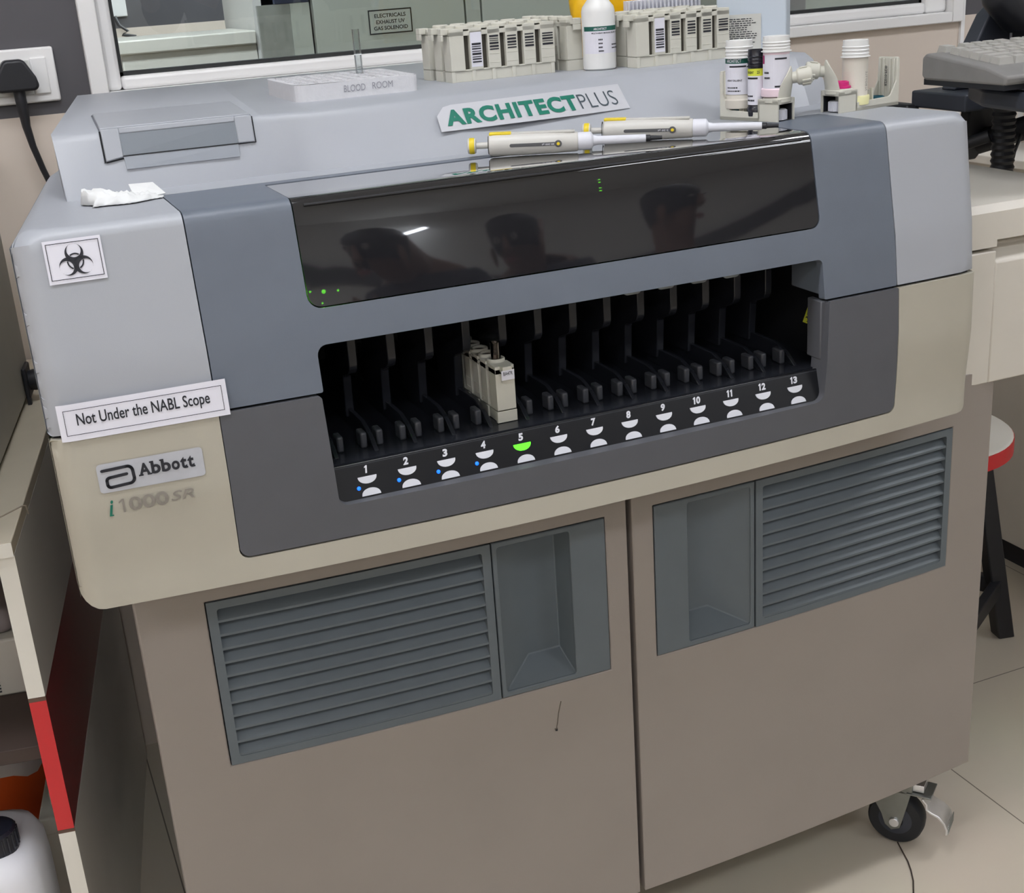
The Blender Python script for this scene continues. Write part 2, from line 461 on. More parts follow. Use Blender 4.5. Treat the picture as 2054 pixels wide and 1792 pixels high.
# back wall with the window opening; charcoal tile band above, beige paint below
WX0, WX1, WZ0, WZ1 = -.432, 1.238, 1.118, 2.3
b = MB()
b.box(-3, 6, YW, YW + .12, 0, 1.1135, WALLB)
b.box(WX0, WX1, YW, YW + .12, 1.1135, WZ0, WALLB)
b.box(-3, WX0, YW, YW + .12, 1.1135, 2.75, WALLG)
b.box(WX1, 6, YW, YW + .12, 1.1285, 2.75, WALLG); b.box(WX1, 6, YW, YW + .12, 1.1135, 1.1285, WALLB)
b.box(WX0, WX1, YW, YW + .12, WZ1, 2.75, WALLG)
struct(b, 'wall_back', smooth=0)
b = MB(); b.box(-3.1, -3, -5.1, YW + .12, 0, 2.75, WALLB); struct(b, 'wall_left', smooth=0)
b = MB(); b.box(6, 6.1, -5.1, YW + .12, 0, 2.75, WALLB); struct(b, 'wall_right', smooth=0)
b = MB(); b.box(-3, 6, -5.1, -5, 0, 2.75, mat('wall_paint_white', (228, 228, 226), .7, noise=.02, nscale=4)); struct(b, 'wall_front', smooth=0)
b = MB(); b.box(-3, 6, -5, -4.98, 2.06, 2.13, DARKP); struct(b, 'trim_4', smooth=0)  # dark strip added out of view so the smoked window mirrors a band
# window: outer frame, sash profile, gasket, pane
w = bpy.data.objects.new('window_1', None); C.objects.link(w); w['kind'] = 'structure'; w.location = (.4, YW, WZ0)
ow = (.4, YW, WZ0)
def wpart(mb, name, **k):
    o = mb.build(name, parent=w, origin=ow, **k); o.location = (0, 0, 0); return o
b = MB()
for (x0, x1, z0, z1) in ((WX0, WX0 + .027, WZ0, WZ1), (WX1 - .027, WX1, WZ0, WZ1), (WX0 + .027, WX1 - .027, WZ0, WZ0 + .02), (WX0 + .027, WX1 - .027, WZ1 - .02, WZ1)):
    b.box(x0, x1, YW - .012, YW + .09, z0, z1, PVC)
wpart(b, 'frame', bevel=.002)
b = MB()
for (x0, x1, z0, z1) in ((WX0 + .027, WX0 + .049, WZ0 + .02, WZ1 - .02), (WX1 - .079, WX1 - .027, WZ0 + .02, WZ1 - .02), (WX0 + .049, WX1 - .079, WZ0 + .02, WZ0 + .0405), (WX0 + .049, WX1 - .079, WZ1 - .05, WZ1 - .02), (.735, .785, WZ0 + .0405, WZ1 - .05)):
    b.box(x0, x1, YW + .006, YW + .06, z0, z1, PVC)
wpart(b, 'sash', bevel=.006, seg=3)
b = MB()
for X0, X1 in ((WX0 + .049, .735), (.785, WX1 - .079)):
    for (x0, x1, z0, z1) in ((X0, X0 + .006, WZ0 + .0405, WZ1 - .05), (X1 - .006, X1, WZ0 + .0405, WZ1 - .05), (X0, X1, WZ0 + .0405, WZ0 + .046), (X0, X1, WZ1 - .056, WZ1 - .05)):
        b.box(x0, x1, YW + .02, YW + .05, z0, z1, GASK)
wpart(b, 'gasket', smooth=0)
for X0, X1 in ((WX0 + .055, .729), (.791, WX1 - .085)):
    b = MB(); b.box(X0, X1, YW + .033, YW + .037, WZ0 + .046, WZ1 - .056, PANE)
    wpart(b, 'pane', smooth=0)
b = MB(); b.box(WX1, WX1 + .009, YW - .006, YW, .9, 2.3, PVC); struct(b, 'trim_1', smooth=0)
for i, x in enumerate((1.345, 1.395)):
    b = MB(); b.box(x, x + .014, YW - .01, YW, .55, 1.06, LAMWH); struct(b, 'trim_%d' % (i + 2), smooth=0)

# the room beyond the window
b = MB(); b.box(-3, 6, YW + .12, 3.6, -.1, 0, FLOOR); struct(b, 'floor_far', smooth=0)
b = MB(); b.box(-3, 6, YW + .12, 3.6, 2.75, 2.85, CEIL); struct(b, 'ceiling_far', smooth=0)
b = MB(); b.box(-3, 6, 3.6, 3.7, 0, 1.165, WALLB); b.box(-3, 6, 3.6, 3.7, 1.165, 2.75, WALLG); struct(b, 'wall_far', smooth=0)
b = MB(); b.box(-3.1, -3, YW + .12, 3.6, 0, 2.75, WALLG); struct(b, 'wall_left_far', smooth=0)
b = MB(); b.box(6, 6.1, YW + .12, 3.6, 0, 2.75, WALLB); struct(b, 'wall_right_far', smooth=0)
b = MB(); b.box(.142, .30, 2.3, 2.7, 0, 2.75, PILLAR); struct(b, 'wall_pier_far', smooth=0)

t = thing('low_counter', 'white low counter seen through the window, in front of the charcoal wall', 'counter', (-.02, 2.45, 0))
b = MB(); b.box(-.19, .16, -.15, .15, 0, 1.13, LAMWH); b.build('body', t, bevel=.003)
b = MB(); b.box(-.20, .16, -.16, .16, 1.13, 1.165, LAMWH); b.build('countertop', t, bevel=.004)
t = thing('wall_socket', 'small white socket plate on the charcoal wall beyond the window', 'socket', (-.06, 3.6, 1.235))
b = MB(); b.box(-.045, .045, -.012, 0, -.032, .032, PVC); b.build('plate', t, bevel=.003)
b = MB(); b.tube([(-.0, -.02, -.03), (.01, -.03, -.06), (.035, -.03, -.08), (.015, -.03, -.09), (.06, -.03, -.1)], .006, BLACK, 8); b.build('cord', t)

# biosafety cabinet beyond the window with its printed sign
HY = 1.6
t = thing('fume_hood', 'grey-green steel cabinet beyond the window with a framed warning sign', 'cabinet', (.6, HY, 0))
b = MB()
b.box(-.48, -.135, .0, .5, 0, 2.1, HOOD); b.box(-.13, -.096, .0, .5, 0, 2.1, HOOD); b.box(-.091, .62, .0, .5, 0, 2.1, HOOD); b.box(-.48, .62, .02, .5, 0, 2.1, HOODD)
b.build('cabinet_body', t, smooth=0)
b = MB(); fn = plane_fn((-.36, -.0012, 1.157), (1, 0, 0), (0, 0, 1))
rect_fn(b, 0, 0, .1, .0515, plane_fn((-.36, -.0008, 1.157), (1, 0, 0), (0, 0, 1)), HOOD)
frame_fn(b, 0, 0, .1, .0515, .0028, fn, INK)
for i, tx in enumerate(('ELECTRICALS', 'EXHAUST UV', 'GAS SOLENOID')):
    wd = (.072, .066, .078)[i]
    fit_text(b, tx, .05 - wd / 2, .0345 - i * .013, wd, .0082, fn, INK, bold=.02)
b.build('warning_sign', t, smooth=0)
t = thing('hanging_sheet', 'dark navy panel hanging above a pale grey board beyond the window', 'panel', (.05, 1.60, 0))
b = MB(); b.box(-.012, .062, 0, .02, 1.235, 2.0, NAVYC); b.build('navy_panel', t, bevel=.002)
b = MB(); b.box(-.05, .020, .004, .016, 1.0, 1.235, mat('grey_board', (158, 160, 156), .5, noise=.12, nscale=30)); b.box(.020, .062, .002, .018, 1.0, 1.235, HOOD); b.box(-.005, .062, 0, .02, 0, 1.0, HOOD); b.build('lower_board', t, smooth=0)
t = thing('steel_locker', 'dark grey locker standing behind the right-hand pane', 'locker', (1.55, 2.2, 0))
b = MB(); b.box(-.45, -.12, 0, .4, 0, 2, DARKP); b.box(-.12, -.05, .01, .4, 0, 2, BLACK); b.box(-.05, .25, 0, .4, 0, 2, mat('locker_grey', (150, 148, 150), .5)); b.box(.25, .7, 0, .4, 0, 2, HOOD); b.build('body', t, smooth=0)

# luminaires
LR = [(c, r) for r in ('row over the analyser', 'middle row behind the camera', 'last row behind the camera') for c in ('left', 'middle', 'right')]
for i, (x, y) in enumerate(((-2.6, -.45), (-.6, -.45), (1.9, -.45), (-2.5, -2.3), (-.72, -2.3), (1.9, -2.3), (-2.6, -4.0), (-.76, -4.0), (2.8, -3.1))):
    t = thing('ceiling_light', 'white panel ceiling luminaire, %s one of the %s' % LR[i], 'ceiling light', (x, y, 2.75), 0, 'panel luminaires')
    b = MB(); b.box(-.62, .62, -.2, .2, -.06, 0, PVC); b.build('housing', t, bevel=.004)
    b = MB(); b.box(-.6, .6, -.18, .18, -.066, -.0605, LAMPN if i < 3 else LAMPM); b.build('diffuser', t, smooth=0)
t = thing('streak_tube', 'short bright tube added behind the camera for the streak in the smoked window', 'lamp', (1.28, -5, 2.38))  # added on the unseen wall to make the streak in the smoked window
b = MB(); b.box(-.16, .16, 0, .03, -.025, .025, PVC, TM(ry=-.6)); b.build('housing', t, bevel=.004)
b = MB(); b.tube([(-.14 * math.cos(.6), .045, -.14 * math.sin(.6)), (.14 * math.cos(.6), .045, .14 * math.sin(.6))], .014, LAMPT, 10); b.build('tube', t)
for i, (x, y) in enumerate(((-.6, 1.5), (1.2, 2.9), (3.0, 1.8))):
    t = thing('ceiling_light', 'white ceiling luminaire of the room beyond the window, %s' % ('left', 'middle', 'right')[i], 'ceiling light', (x, y, 2.75), 0, 'ceiling luminaires beyond the window')
    b = MB(); b.box(-.62, .62, -.16, .16, -.06, 0, PVC); b.build('housing', t, bevel=.004)
    b = MB(); b.box(-.6, .6, -.14, .14, -.066, -.0605, LAMPF); b.build('diffuser', t, smooth=0)

# ------------------------------------------------------------------ the analyser
A = thing('laboratory_analyzer', 'large floor-standing laboratory analyser with grey loader front, numbered slots and two vented doors', 'analyzer', (0, 0, 0))
# base cabinet
b = MB(); b.prism([(-.553, .034), (.553, .034), (.47, .74), (-.47, .74)], .61, TAUPE, Matrix.Translation((0, 0, .135))); b.box(-.55, .55, .02, .034, .14, .745, GAP); b.build('base_cabinet', A, smooth=0)

def make_door(sg):
    """sg = -1 left, +1 right"""
    def X(a, c): return (a, c) if sg > 0 else (-c, -a)
    x0, x1 = X(.0035, .5595); hx0, hx1 = X(.0315, .4895)
    zt, zb = .677, .476
    outer = [(x0, .135), (x1, .135), (x1, .745), (x0, .745)]
    hole = [(hx0, zb), (hx1, zb), (hx1, zt), (hx0, zt)]
    mb = MB(); sheet(mb, outer, [hole], lambda x, s, o: DOOR(x, s, o), .02, TAUPE, step=.035)
    d = mb.build('door', A, bevel=.0015, smooth=30)
    # louvred vent grille
    gx0, gx1 = X(.1745, .4885)
    mb = MB(); o2 = [(gx0, zb + .001), (gx1, zb + .001), (gx1, zt - .001), (gx0, zt - .001)]
    h2 = rounded([(gx0 + .010, zb + .010), (gx1 - .010, zb + .010), (gx1 - .010, zt - .010), (gx0 + .010, zt - .010)], .003, 3)
    sheet(mb, o2, [h2], lambda x, s, o: DOOR(x, s, o), .021, GRILLE, off=.0008, step=.035)
    n = 11; pz = (zt - zb - .02) / n; ns = 14
    for k in range(n):
        zl = zb + .010 + k * pz
        prof = [(zl, .000), (zl + .0028, .000), (zl + pz * .55, -.0075), (zl + pz + .001, -.0165), (zl + pz + .001, -.0185), (zl + pz * .55, -.0098), (zl, -.003)]
        v = []; f = []
        for i in range(ns + 1):
            x = gx0 + .0095 + (gx1 - gx0 - .019) * i / ns
            for (z, dpt) in prof: v.append(DOOR(x, z, dpt))
        m = len(prof)
        for i in range(ns):
            for j in range(m):
                q = i * m + j; r = i * m + (j + 1) % m
                f.append((q, q + m, r + m, r))
        mb.add(v, f, GRILLE)
    bx0, bx1 = gx0 + .006, gx1 - .006
    v = []; f = []
    for i in range(ns + 1):
        x = bx0 + (bx1 - bx0) * i / ns
        v += [DOOR(x, zb + .006, -.0200), DOOR(x, zt - .006, -.0200)]
    for i in range(ns): f.append((2 * i, 2 * i + 2, 2 * i + 3, 2 * i + 1))
    mb.add(v, f, GAP)
    mb.build('vent_grille', d, bevel=0, smooth=30)
    # recessed handle plate
    px0, px1 = X(.0325, .1725)
    mb = MB(); o3 = [(px0, zb + .001), (px1, zb + .001), (px1, zt - .001), (px0, zt - .001)]
    qx0, qx1 = X(.0775, .1665)
    hz0, hz1 = zb + .008, zt - .007
    h3 = rounded([(qx0, hz0), (qx1, hz0), (qx1, hz1), (qx0, hz1)], .003, 3)
    sheet(mb, o3, [h3], lambda x, s, o: DOOR(x, s, o), .006, GRILLE, off=.0008, step=.035)
    # pocket: steep wall on the inner side, long slope from the outer side
    bi0, bi1 = X(.0825, .124)
    F = [DOOR(qx0 - .0005, hz0 - .0005, -.001), DOOR(qx1 + .0005, hz0 - .0005, -.001), DOOR(qx1 + .0005, hz1 + .0005, -.001), DOOR(qx0 - .0005, hz1 + .0005, -.001)]
    Bk = [DOOR(bi0, hz0 + .022, -.034), DOOR(bi1, hz0 + .022, -.034), DOOR(bi1, hz1 - .004, -.034), DOOR(bi0, hz1 - .004, -.034)]
    mb.add(F + Bk, [(0, 1, 5, 4), (1, 2, 6, 5), (2, 3, 7, 6), (3, 0, 4, 7), (4, 5, 6, 7)], GRILLE)
    mb.build('handle_recess', d, bevel=.0012, smooth=50)
    # black seams around plate
    return d
dl = make_door(-1); dr = make_door(1)
# small scuffs on the left door
mb = MB()
pts = [(-.100, .452), (-.104, .437), (-.106, .424), (-.1085, .4145), (-.110, .4165), (-.1065, .4165)]
mb.tube([DOOR(x, z, .0004) for x, z in pts], .0006, mat('scuff_grey', (96, 88, 80), .7, noise=0), 5)
mb.tube([DOOR(-.107, .4145, .0004), DOOR(-.109, .4150, .0005)], .0015, INK, 5); mb.build('scuff_mark', dl)

# casters
def make_caster(x, y, rz):
    c = bpy.data.objects.new('caster', None); C.objects.link(c); c.parent = A; c.location = (x, y, 0); c.rotation_euler = (0, 0, rz)
    mb = MB(); mb.lathe([(.030, -.013), (.0385, -.013), (.041, -.010), (.042, 0), (.041, .010), (.0385, .013), (.030, .013)], RUBBER, 40, axis='y', T=TM((0, 0, .042)))
    mb.lathe([(.029, -.0125), (.012, -.0145), (.012, .0145), (.029, .0125)], NAVY, 32, axis='y', T=TM((0, 0, .042))); mb.build('wheel', c)
    mb = MB()
    poly = [(-.014, .034), (-.004, .026), (.008, .032), (.012, .048), (.022, .095), (-.040, .112), (-.046, .100), (-.020, .052)]
    for yy in (-.0185, .0155):
        mb.prism([(a, z) for a, z in poly], .003, STEEL, Matrix.Translation((0, yy + .003, 0)) @ Matrix.Rotation(PI / 2, 4, 'X'))
    mb.box(-.046, .024, -.0185, .0185, .094, .112, STEEL); mb.lathe([(.03, .112), (.03, .134)], STEEL, 24, T=TM((-.012, 0, 0)))
    mb.lathe([(.0075, -.0225), (.0075, .0225)], CHROME, 16, axis='y', T=TM((0, 0, .042))); mb.build('fork', c, bevel=.0008)
    mb = MB()
    mb.box(.016, .052, -.021, .021, .096, .0985, STEEL)
    mb.box(.020, .040, -.014, .014, .100, .112, CHROME, TM(rx=0))
    pts = [(.040, .094), (.047, .086), (.0475, .077), (.053, .074), (.0635, .070), (.073, .061), (.0775, .050), (.0775, .041), (.0745, .040), (.0745, .049), (.0705, .0585), (.062, .067), (.051, .071), (.0445, .076), (.044, .085), (.038, .092)]
    mb.prism(pts, .040, CHROME, Matrix.Translation((0, .020, 0)) @ Matrix.Rotation(PI / 2, 4, 'X'))
    for k in range(5):
        z = .0425 + k * .0034; mb.box(.0772, .0786, -.0195, .0195, z, z + .0016, STEEL)
    mb.build('brake_pedal', c, bevel=.0006)
    return c
make_caster(.472, .047, math.radians(-52))
make_caster(-.44, .085, math.radians(200)); make_caster(-.44, .66, math.radians(160)); make_caster(.45, .66, math.radians(20))

# lower cream fascia
GX0, GX1 = -.458, .3195
mb = MB()
outer = [(XL, .733), (XR, .733), (XR, .9065), (GX1 + .0008, .9065), (GX1 + .0008, .757), (GX0 - .0008, .757), (GX0 - .0008, .9065), (XL, .9065)]
outer = rounded(outer, [.020, .022, .004, .001, .010, .010, .001, .004], 5)
sheet(mb, outer, [], S, .012, CREAM, xs_extra=ENDX, step=.028, sstep=.011, ss_extra=(.7345, .736, .738, .741, .7445, .749))
# sides and underside
def sidewall(mb, xs, s0, s1, m, sgn):
    """side wall running back from the rounded end of the front skin"""
    P = []; k = 10
    for i in range(k + 1):
        s = s0 + (s1 - s0) * i / k; p = S(xs + sgn * -.0004, s); P.append(Vector((xs, p.y, min(p.z, ZT - .0))))
    v = []
    for p in P: v += [(p.x, p.y, p.z), (xs - sgn * .0595, .36, p.z - (.019 if p.z > ZT - .005 else 0)), (xs - sgn * .075, .375, p.z - (.019 if p.z > ZT - .005 else 0))]
    f = []
    for i in range(k):
        for j in (0, 1):
            a = 3 * i + j; f.append((a, a + 1, a + 4, a + 3) if sgn < 0 else (a, a + 3, a + 4, a + 1))
    mb.add(v, f, m)
sidewall(mb, XL, .742, .9065, CREAM, -1); sidewall(mb, XR, .742, .9065, CREAM, 1)
mb.box(-.592, .428, -.075, .03, .7345, .742, CREAM); mb.box(-.55, .39, .0, .62, .746, .752, CREAM)
mb.build('lower_fascia', A, bevel=.0016, smooth=40)
# upper pale blue housing: two front wings and the flat top behind the cover
SB = S1 + .115           # back edge of the grey cover on the top
SE = S1 + .41
mb = MB()
outer = [(XL, .909), (GX0 - .0012, .909), (GX0 - .0012, SB), (GX1 + .0012, SB), (GX1 + .0012, .909), (XR, .909), (XR, S1), (XR - .05, SE), (XL + .06, SE), (XL, S1)]
outer = rounded(outer, [.004, .001, .003, .003, .001, .004, 0, .03, .03, 0], 4)
ep = []
for q in range(60):
    s_ = S1 + .003 + q * .007
    for dd in (.0012, .0025, .005, .009, .0145, .0195): ep += [(xl_s(s_) + dd, s_), (xr_s(s_) - dd, s_)]
sheet(mb, outer, [], S, .010, HOUSE, ss_extra=TOPS, step=.028, sstep=.014, pts_extra=ep + [(x, .909 + q * .0085) for x in ENDX for q in range(1, 21)])
sidewall(mb, XL, .909, S1, HOUSE, -1); sidewall(mb, XR, .909, S1, HOUSE, 1)
v = []
mb.prism([(-.535, .355), (.385, .355), (.385, .62), (-.478, .62)], .018, HOUSE, Matrix.Translation((0, 0, 1.07)))
mb.build('top_housing', A, bevel=.0012, smooth=40)

# dark seam backing behind the skins
mb = MB()
sheet(mb, [(XL + .004, .88), (GX0 + .01, .88), (GX0 + .01, 1.07), (GX0 - .012, 1.07), (GX0 - .012, .93), (XL + .004, .93)], [], S, .004, GAP, off=-.0085, xs_extra=ENDX)
mb.build('seam_backing', A); mb = MB()
sheet(mb, [(GX1 - .01, .88), (XR - .004, .88), (XR - .004, .93), (GX1 + .012, .93), (GX1 + .012, 1.07), (GX1 - .01, 1.07)], [], S, .004, GAP, off=-.0085, xs_extra=ENDX)
mb.build('seam_backing', A)

# grey upper cover with the smoked window and dark lower bezel around the loading slots
OX0, OX1 = -.3575, .2185      # opening
WXA, WXB = -.3585, .2205      # window
SW = S1 + .098
mb = MB()
outer = [(GX0, .9088), (OX0, .9088), (OX0, .9535), (OX1, .9535), (OX1, .9088), (GX1, .9088), (GX1, SB - .0015), (GX0, SB - .0015)]
outer = rounded(outer, [.001, .002, .010, .006, .002, .001, .004, .004], 5)
hole = rounded([(WXA, .9875), (WXB, .9875), (WXB, SW), (WXA, SW)], [.013, .012, .004, .004], 5)
sheet(mb, outer, [hole], S, .011, COVER, ss_extra=TOPS, step=.03)
for (xa, xb_) in ((OX1, OX1 + .016),):
    pass
cover = mb.build('front_cover', A, bevel=.0014, smooth=40)
mb = MB()
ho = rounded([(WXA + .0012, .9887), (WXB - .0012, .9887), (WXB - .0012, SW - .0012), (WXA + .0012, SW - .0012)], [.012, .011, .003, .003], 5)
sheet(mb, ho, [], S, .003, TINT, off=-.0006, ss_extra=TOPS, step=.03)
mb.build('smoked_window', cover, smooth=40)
mb = MB()
for a, bb in ((WXA + .012, WXB - .012),):
    pts = [S(a + (bb - a) * i / 24, ZC + .004, .0006) for i in range(25)]
    mb.tube(pts, .0013, BLACK, 6)
mb.build('window_hinge_line', cover)
mb = MB()
outer = [(GX0, .7588), (GX1, .7588), (GX1, .9068), (OX1 + .004, .9068), (OX1 - .001, .84), (OX1 - .004, .7925), (OX0 + .001, .7925), (OX0 - .001, .84), (OX0 - .003, .9068), (GX0, .9068)]
outer = rounded(outer, [.010, .010, .001, .003, 0, .012, .010, 0, .004, .001], 5)
sheet(mb, outer, [], S, .030, BEZEL, step=.03, ss_extra=TOPS)
mb.build('lower_bezel', A, bevel=.002, smooth=40)
mb = MB()   # jamb cheeks
mb.box(OX1 + .001, OX1 + .010, -.088, -.03, .912, .952, COVER); mb.build('slot_jamb', A, bevel=.0015)
mb = MB(); mb.box(OX1 - .002, OX1 + .006, -.092, -.066, .838, .9062, BEZEL); mb.build('slot_jamb', A, bevel=.0015)
mb = MB(); mb.box(OX0 - .012, OX0 - .003, -.07, -.03, .842, .95, BLOCK); mb.build('slot_jamb', A, bevel=.0015)

# loading bay
PN = Vector((0, -math.cos(math.radians(20)), math.sin(math.radians(20))))
PU = Vector((0, math.sin(math.radians(20)), math.cos(math.radians(20))))
PO = Vector((0, -.1, .785))
def PF(u, v, o=0.0): return PO + Vector((u, 0, 0)) + PU * v + PN * o
PITCH = .0422; X1 = -.3225
bay = None
mb = MB()
mb.box(-.385, .245, .30, .31, .76, 1.075, BAYL); mb.box(-.395, -.385, -.06, .31, .76, 1.075, BAYL); mb.box(.245, .255, -.06, .31, .76, 1.075, BAYL)
mb.box(-.385, .245, -.06, .30, .755, .826, BAYB); mb.box(-.385, .245, -.055, .31, 1.066, 1.076, BAYL)
mb.box(-.375, .235, -.078, -.06, .76, .8262, BAYB); mb.box(-.385, .245, -.06, .06, .958, .966, BAYL)
bay = mb.build('loading_bay', A, smooth=0)
rail = []
def lane_rail(x):
    mb = MB()
    mb.prism([(-.062, .826), (.28, .826), (.28, .846), (-.02, .846), (-.045, .838)], .005, BAYB, Matrix.Translation((x - .0025, 0, 0)) @ Matrix(((0, 0, 1, 0), (1, 0, 0, 0), (0, 1, 0, 0), (0, 0, 0, 1))))
    o = mb.build('lane_rail', bay, bevel=.0008)
    return o
def guide(x):
    mb = MB()
    poly = rounded([(-.006, .975), (-.006, .895), (.026, .884), (.030, .835), (.085, .835), (.092, .905), (.27, .905), (.27, .975)], [0, .014, .006, .003, .003, .006, 0, 0], 4)
    mb.prism(poly, .0095, BAYB, Matrix.Translation((x - .0048, 0, 0)) @ Matrix(((0, 0, 1, 0), (1, 0, 0, 0), (0, 1, 0, 0), (0, 0, 0, 1))))
    return mb.build('lane_guide', bay, bevel=.001)
for i in range(14):
    x = X1 + (i - .5) * PITCH
    lane_rail(x); guide(x)
for i in range(13):
    x = X1 + i * PITCH
    if i == 4: continue
    for dx in (-.0125, .0125):
        mb = MB(); mb.box(x + dx - .0035, x + dx + .0035, -.048, -.030, .826, .843, BLOCK); mb.build('guide_block', bay, bevel=.002)
for i in range(8, 12):
    mb = MB(); x = X1 + i * PITCH
    mb.prism(rounded([(-.010, .955), (-.010, .932), (.012, .932), (.012, .955)], .005, 4), .003, mat('smoky_grey_plastic', (140, 146, 148), .4, noise=0), Matrix.Translation((x, -.022, 0)) @ Matrix.Rotation(PI / 2, 4, 'X')); mb.build('lane_flag', bay, bevel=.0005)
mb = MB()
tri = [(0, 0), (.026, 0), (.013, .026)]
f2 = lambda u, v, o=0: Vector((.2175 - .002, -.042 - u, .868 + v))
mb.add([Vector((.236, -.03, .866)), Vector((.236, -.056, .866)), Vector((.236, -.043, .893)), Vector((.2375, -.03, .866)), Vector((.2375, -.056, .866)), Vector((.2375, -.043, .893))], [(0, 1, 2), (3, 5, 4), (0, 3, 4, 1), (1, 4, 5, 2), (2, 5, 3, 0)], LABY)
mb.lathe([(.0025, 0), (.0025, .0006)], INK, 16, T=Matrix.Translation((.2354, -.043, .874)) @ Matrix.Rotation(PI / 2, 4, 'Y'))
for a in (90, 210, 330):
    mb.lathe([(.0032, 0), (.0032, .0006)], INK, 16, T=Matrix.Translation((.2354, -.043 + .0042 * math.cos(math.radians(a)), .8735 + .0042 * math.sin(math.radians(a)))) @ Matrix.Rotation(PI / 2, 4, 'Y'))
    mb.lathe([(.0021, 0), (.0021, .0008)], LABY, 16, T=Matrix.Translation((.2351, -.043 + .0052 * math.cos(math.radians(a)), .8735 + .0052 * math.sin(math.radians(a)))) @ Matrix.Rotation(PI / 2, 4, 'Y'))
mb.build('warning_triangle', A, smooth=0)['label'] = 'small yellow triangular hazard sticker'

# numbered slot panel
mb = MB()
v = [PF(-.372, -.004), PF(.232, -.004), PF(.232, .0445), PF(-.372, .0445), PF(-.372, -.004, -.01), PF(.232, -.004, -.01), PF(.232, .0445, -.014), PF(-.372, .0445, -.014)]
mb.add(v, [(0, 1, 2, 3), (7, 6, 5, 4), (0, 4, 5, 1), (1, 5, 6, 2), (2, 6, 7, 3), (3, 7, 4, 0)], PANELB)
panel = mb.build('slot_panel', A, bevel=.0015, smooth=30)
mb = MB()
for a in (.0415,):
    mb.add([PF(-.37, a, .0002), PF(.23, a, .0002), PF(.23, a + .0006, .0002), PF(-.37, a + .0006, .0002)], [(0, 1, 2, 3)], BLOCK)
mb.build('panel_edge', panel, smooth=0)
for i in range(13):
    x = X1 + i * PITCH
    mb = MB(); tx = str(i + 1); pass
    pf = lambda u, v: PF(u + (v - .0322) * .14, v, .0006)
    gl = []
    for ch in tx: gl.append((ch, .0036 if ch == '1' else .0052))
    cu = x - (sum(a for _, a in gl) + .0006 * (len(gl) - 1)) / 2 - .0005
    for ch, a in gl:
        if ch == '1':
            mb.add([pf(cu + .0013, .0322), pf(cu + .0031, .0322), pf(cu + .0031, .0400), pf(cu + .0018, .0400), pf(cu + .0002, .0388), pf(cu + .0002, .0374), pf(cu + .0013, .0380)], [(0, 1, 2, 3, 6), (3, 4, 5, 6)], WHITEP)
        else: fit_text(mb, ch, cu, .0322, a, .0078, pf, WHITEP, bold=.05)
        cu += a + .0006
    mb.build('slot_number', panel, smooth=0)
    for kind in (0, 1):
        r = .0098; hh = .0074; v = []; n = 14
        for k in range(n + 1):
            a = PI * k / n; v.append((r * math.cos(a), hh * math.sin(a) ** .9))
        mb = MB()
        lit = (i == 4 and kind == 0)
        if kind == 0: pts = [(x + p[0], .0292 - p[1]) for p in v][::-1]
        else: pts = [(x + .0012 + p[0], .0098 + p[1]) for p in v]
        m_ = LEDG if lit else WHITEP
        k = len(pts)
        mb.add([PF(a, c, .0008) for a, c in pts] + [PF(a, c, -.002) for a, c in pts], [tuple(range(k)), tuple(range(2 * k - 1, k - 1, -1))] + [(q, k + q, k + (q + 1) % k, (q + 1) % k) for q in range(k)], m_)
        o = mb.build('indicator_lamp', panel, smooth=0)
        if lit: o['label'] = 'half-round lamp glowing green'
    if i < 4:
        mb = MB(); p = PF(x - .0105, .0185, .0004)
        R4 = Matrix((Vector((1, 0, 0)), PU, PN)).transposed().to_4x4()
        mb.lathe([(.0021, 0), (.0017, .0008), (.0006, .0013)], LEDB, 14, T=Matrix.Translation(p) @ R4)
        mb.build('status_light', panel)['label'] = 'glowing blue dot'

# leds behind the smoked window
for x, z, r in ((-.352, 1.001, .0012), (-.339, .9995, .0022), (-.325, .9985, .0012), (-.342, .989, .0010)):
    mb = MB(); mb.lathe([(r, 0), (r * .6, -.001)], LEDG2, 10, axis='y', T=TM((x, yf(x, z) + .012, z))); mb.build('window_led', cover, smooth=0)
mb = MB()
for k in range(5):
    if k == 2: continue
    x, z = -.034, 1.067 - k * .0028; mb.box(x - .0012, x + .0012, yf(x, z) + .012, yf(x, z) + .013, z, z + .0009, LEDG2)
mb.build('led_column', cover, smooth=0)

# rear hump with sloping front
st = [(-.545, .096, .150), (-.508, .112, .130), (-.335, .112, .124), (-.305, .112, .116), (-.285, .098, .110), (-.12, .084, .134), (.03, .084, .160), (.21, .118, .180), (.365, .142, .178)]
HZ = 1.15
mb = MB()
v = []; f = []
n = len(st)
for x, yb, yt in st:
    xb = -.468 + (x + .545) * (.365 + .468) / (.365 + .545)
    v += [(x, yb, ZT - .004), (x, yb + (yt - yb) * .86, HZ - .008), (x, yb + (yt - yb) * .93 + .002, HZ - .0025), (x, yt + .004, HZ), (xb, .69, HZ), (xb, .70, HZ - .01), (xb, .70, 1.0)]
k = 7
for i in range(n - 1):
    for j in range(k - 1):
        a = i * k + j; f.append((a, a + k, a + k + 1, a + 1))
mb.add(v, f, HOUSE)
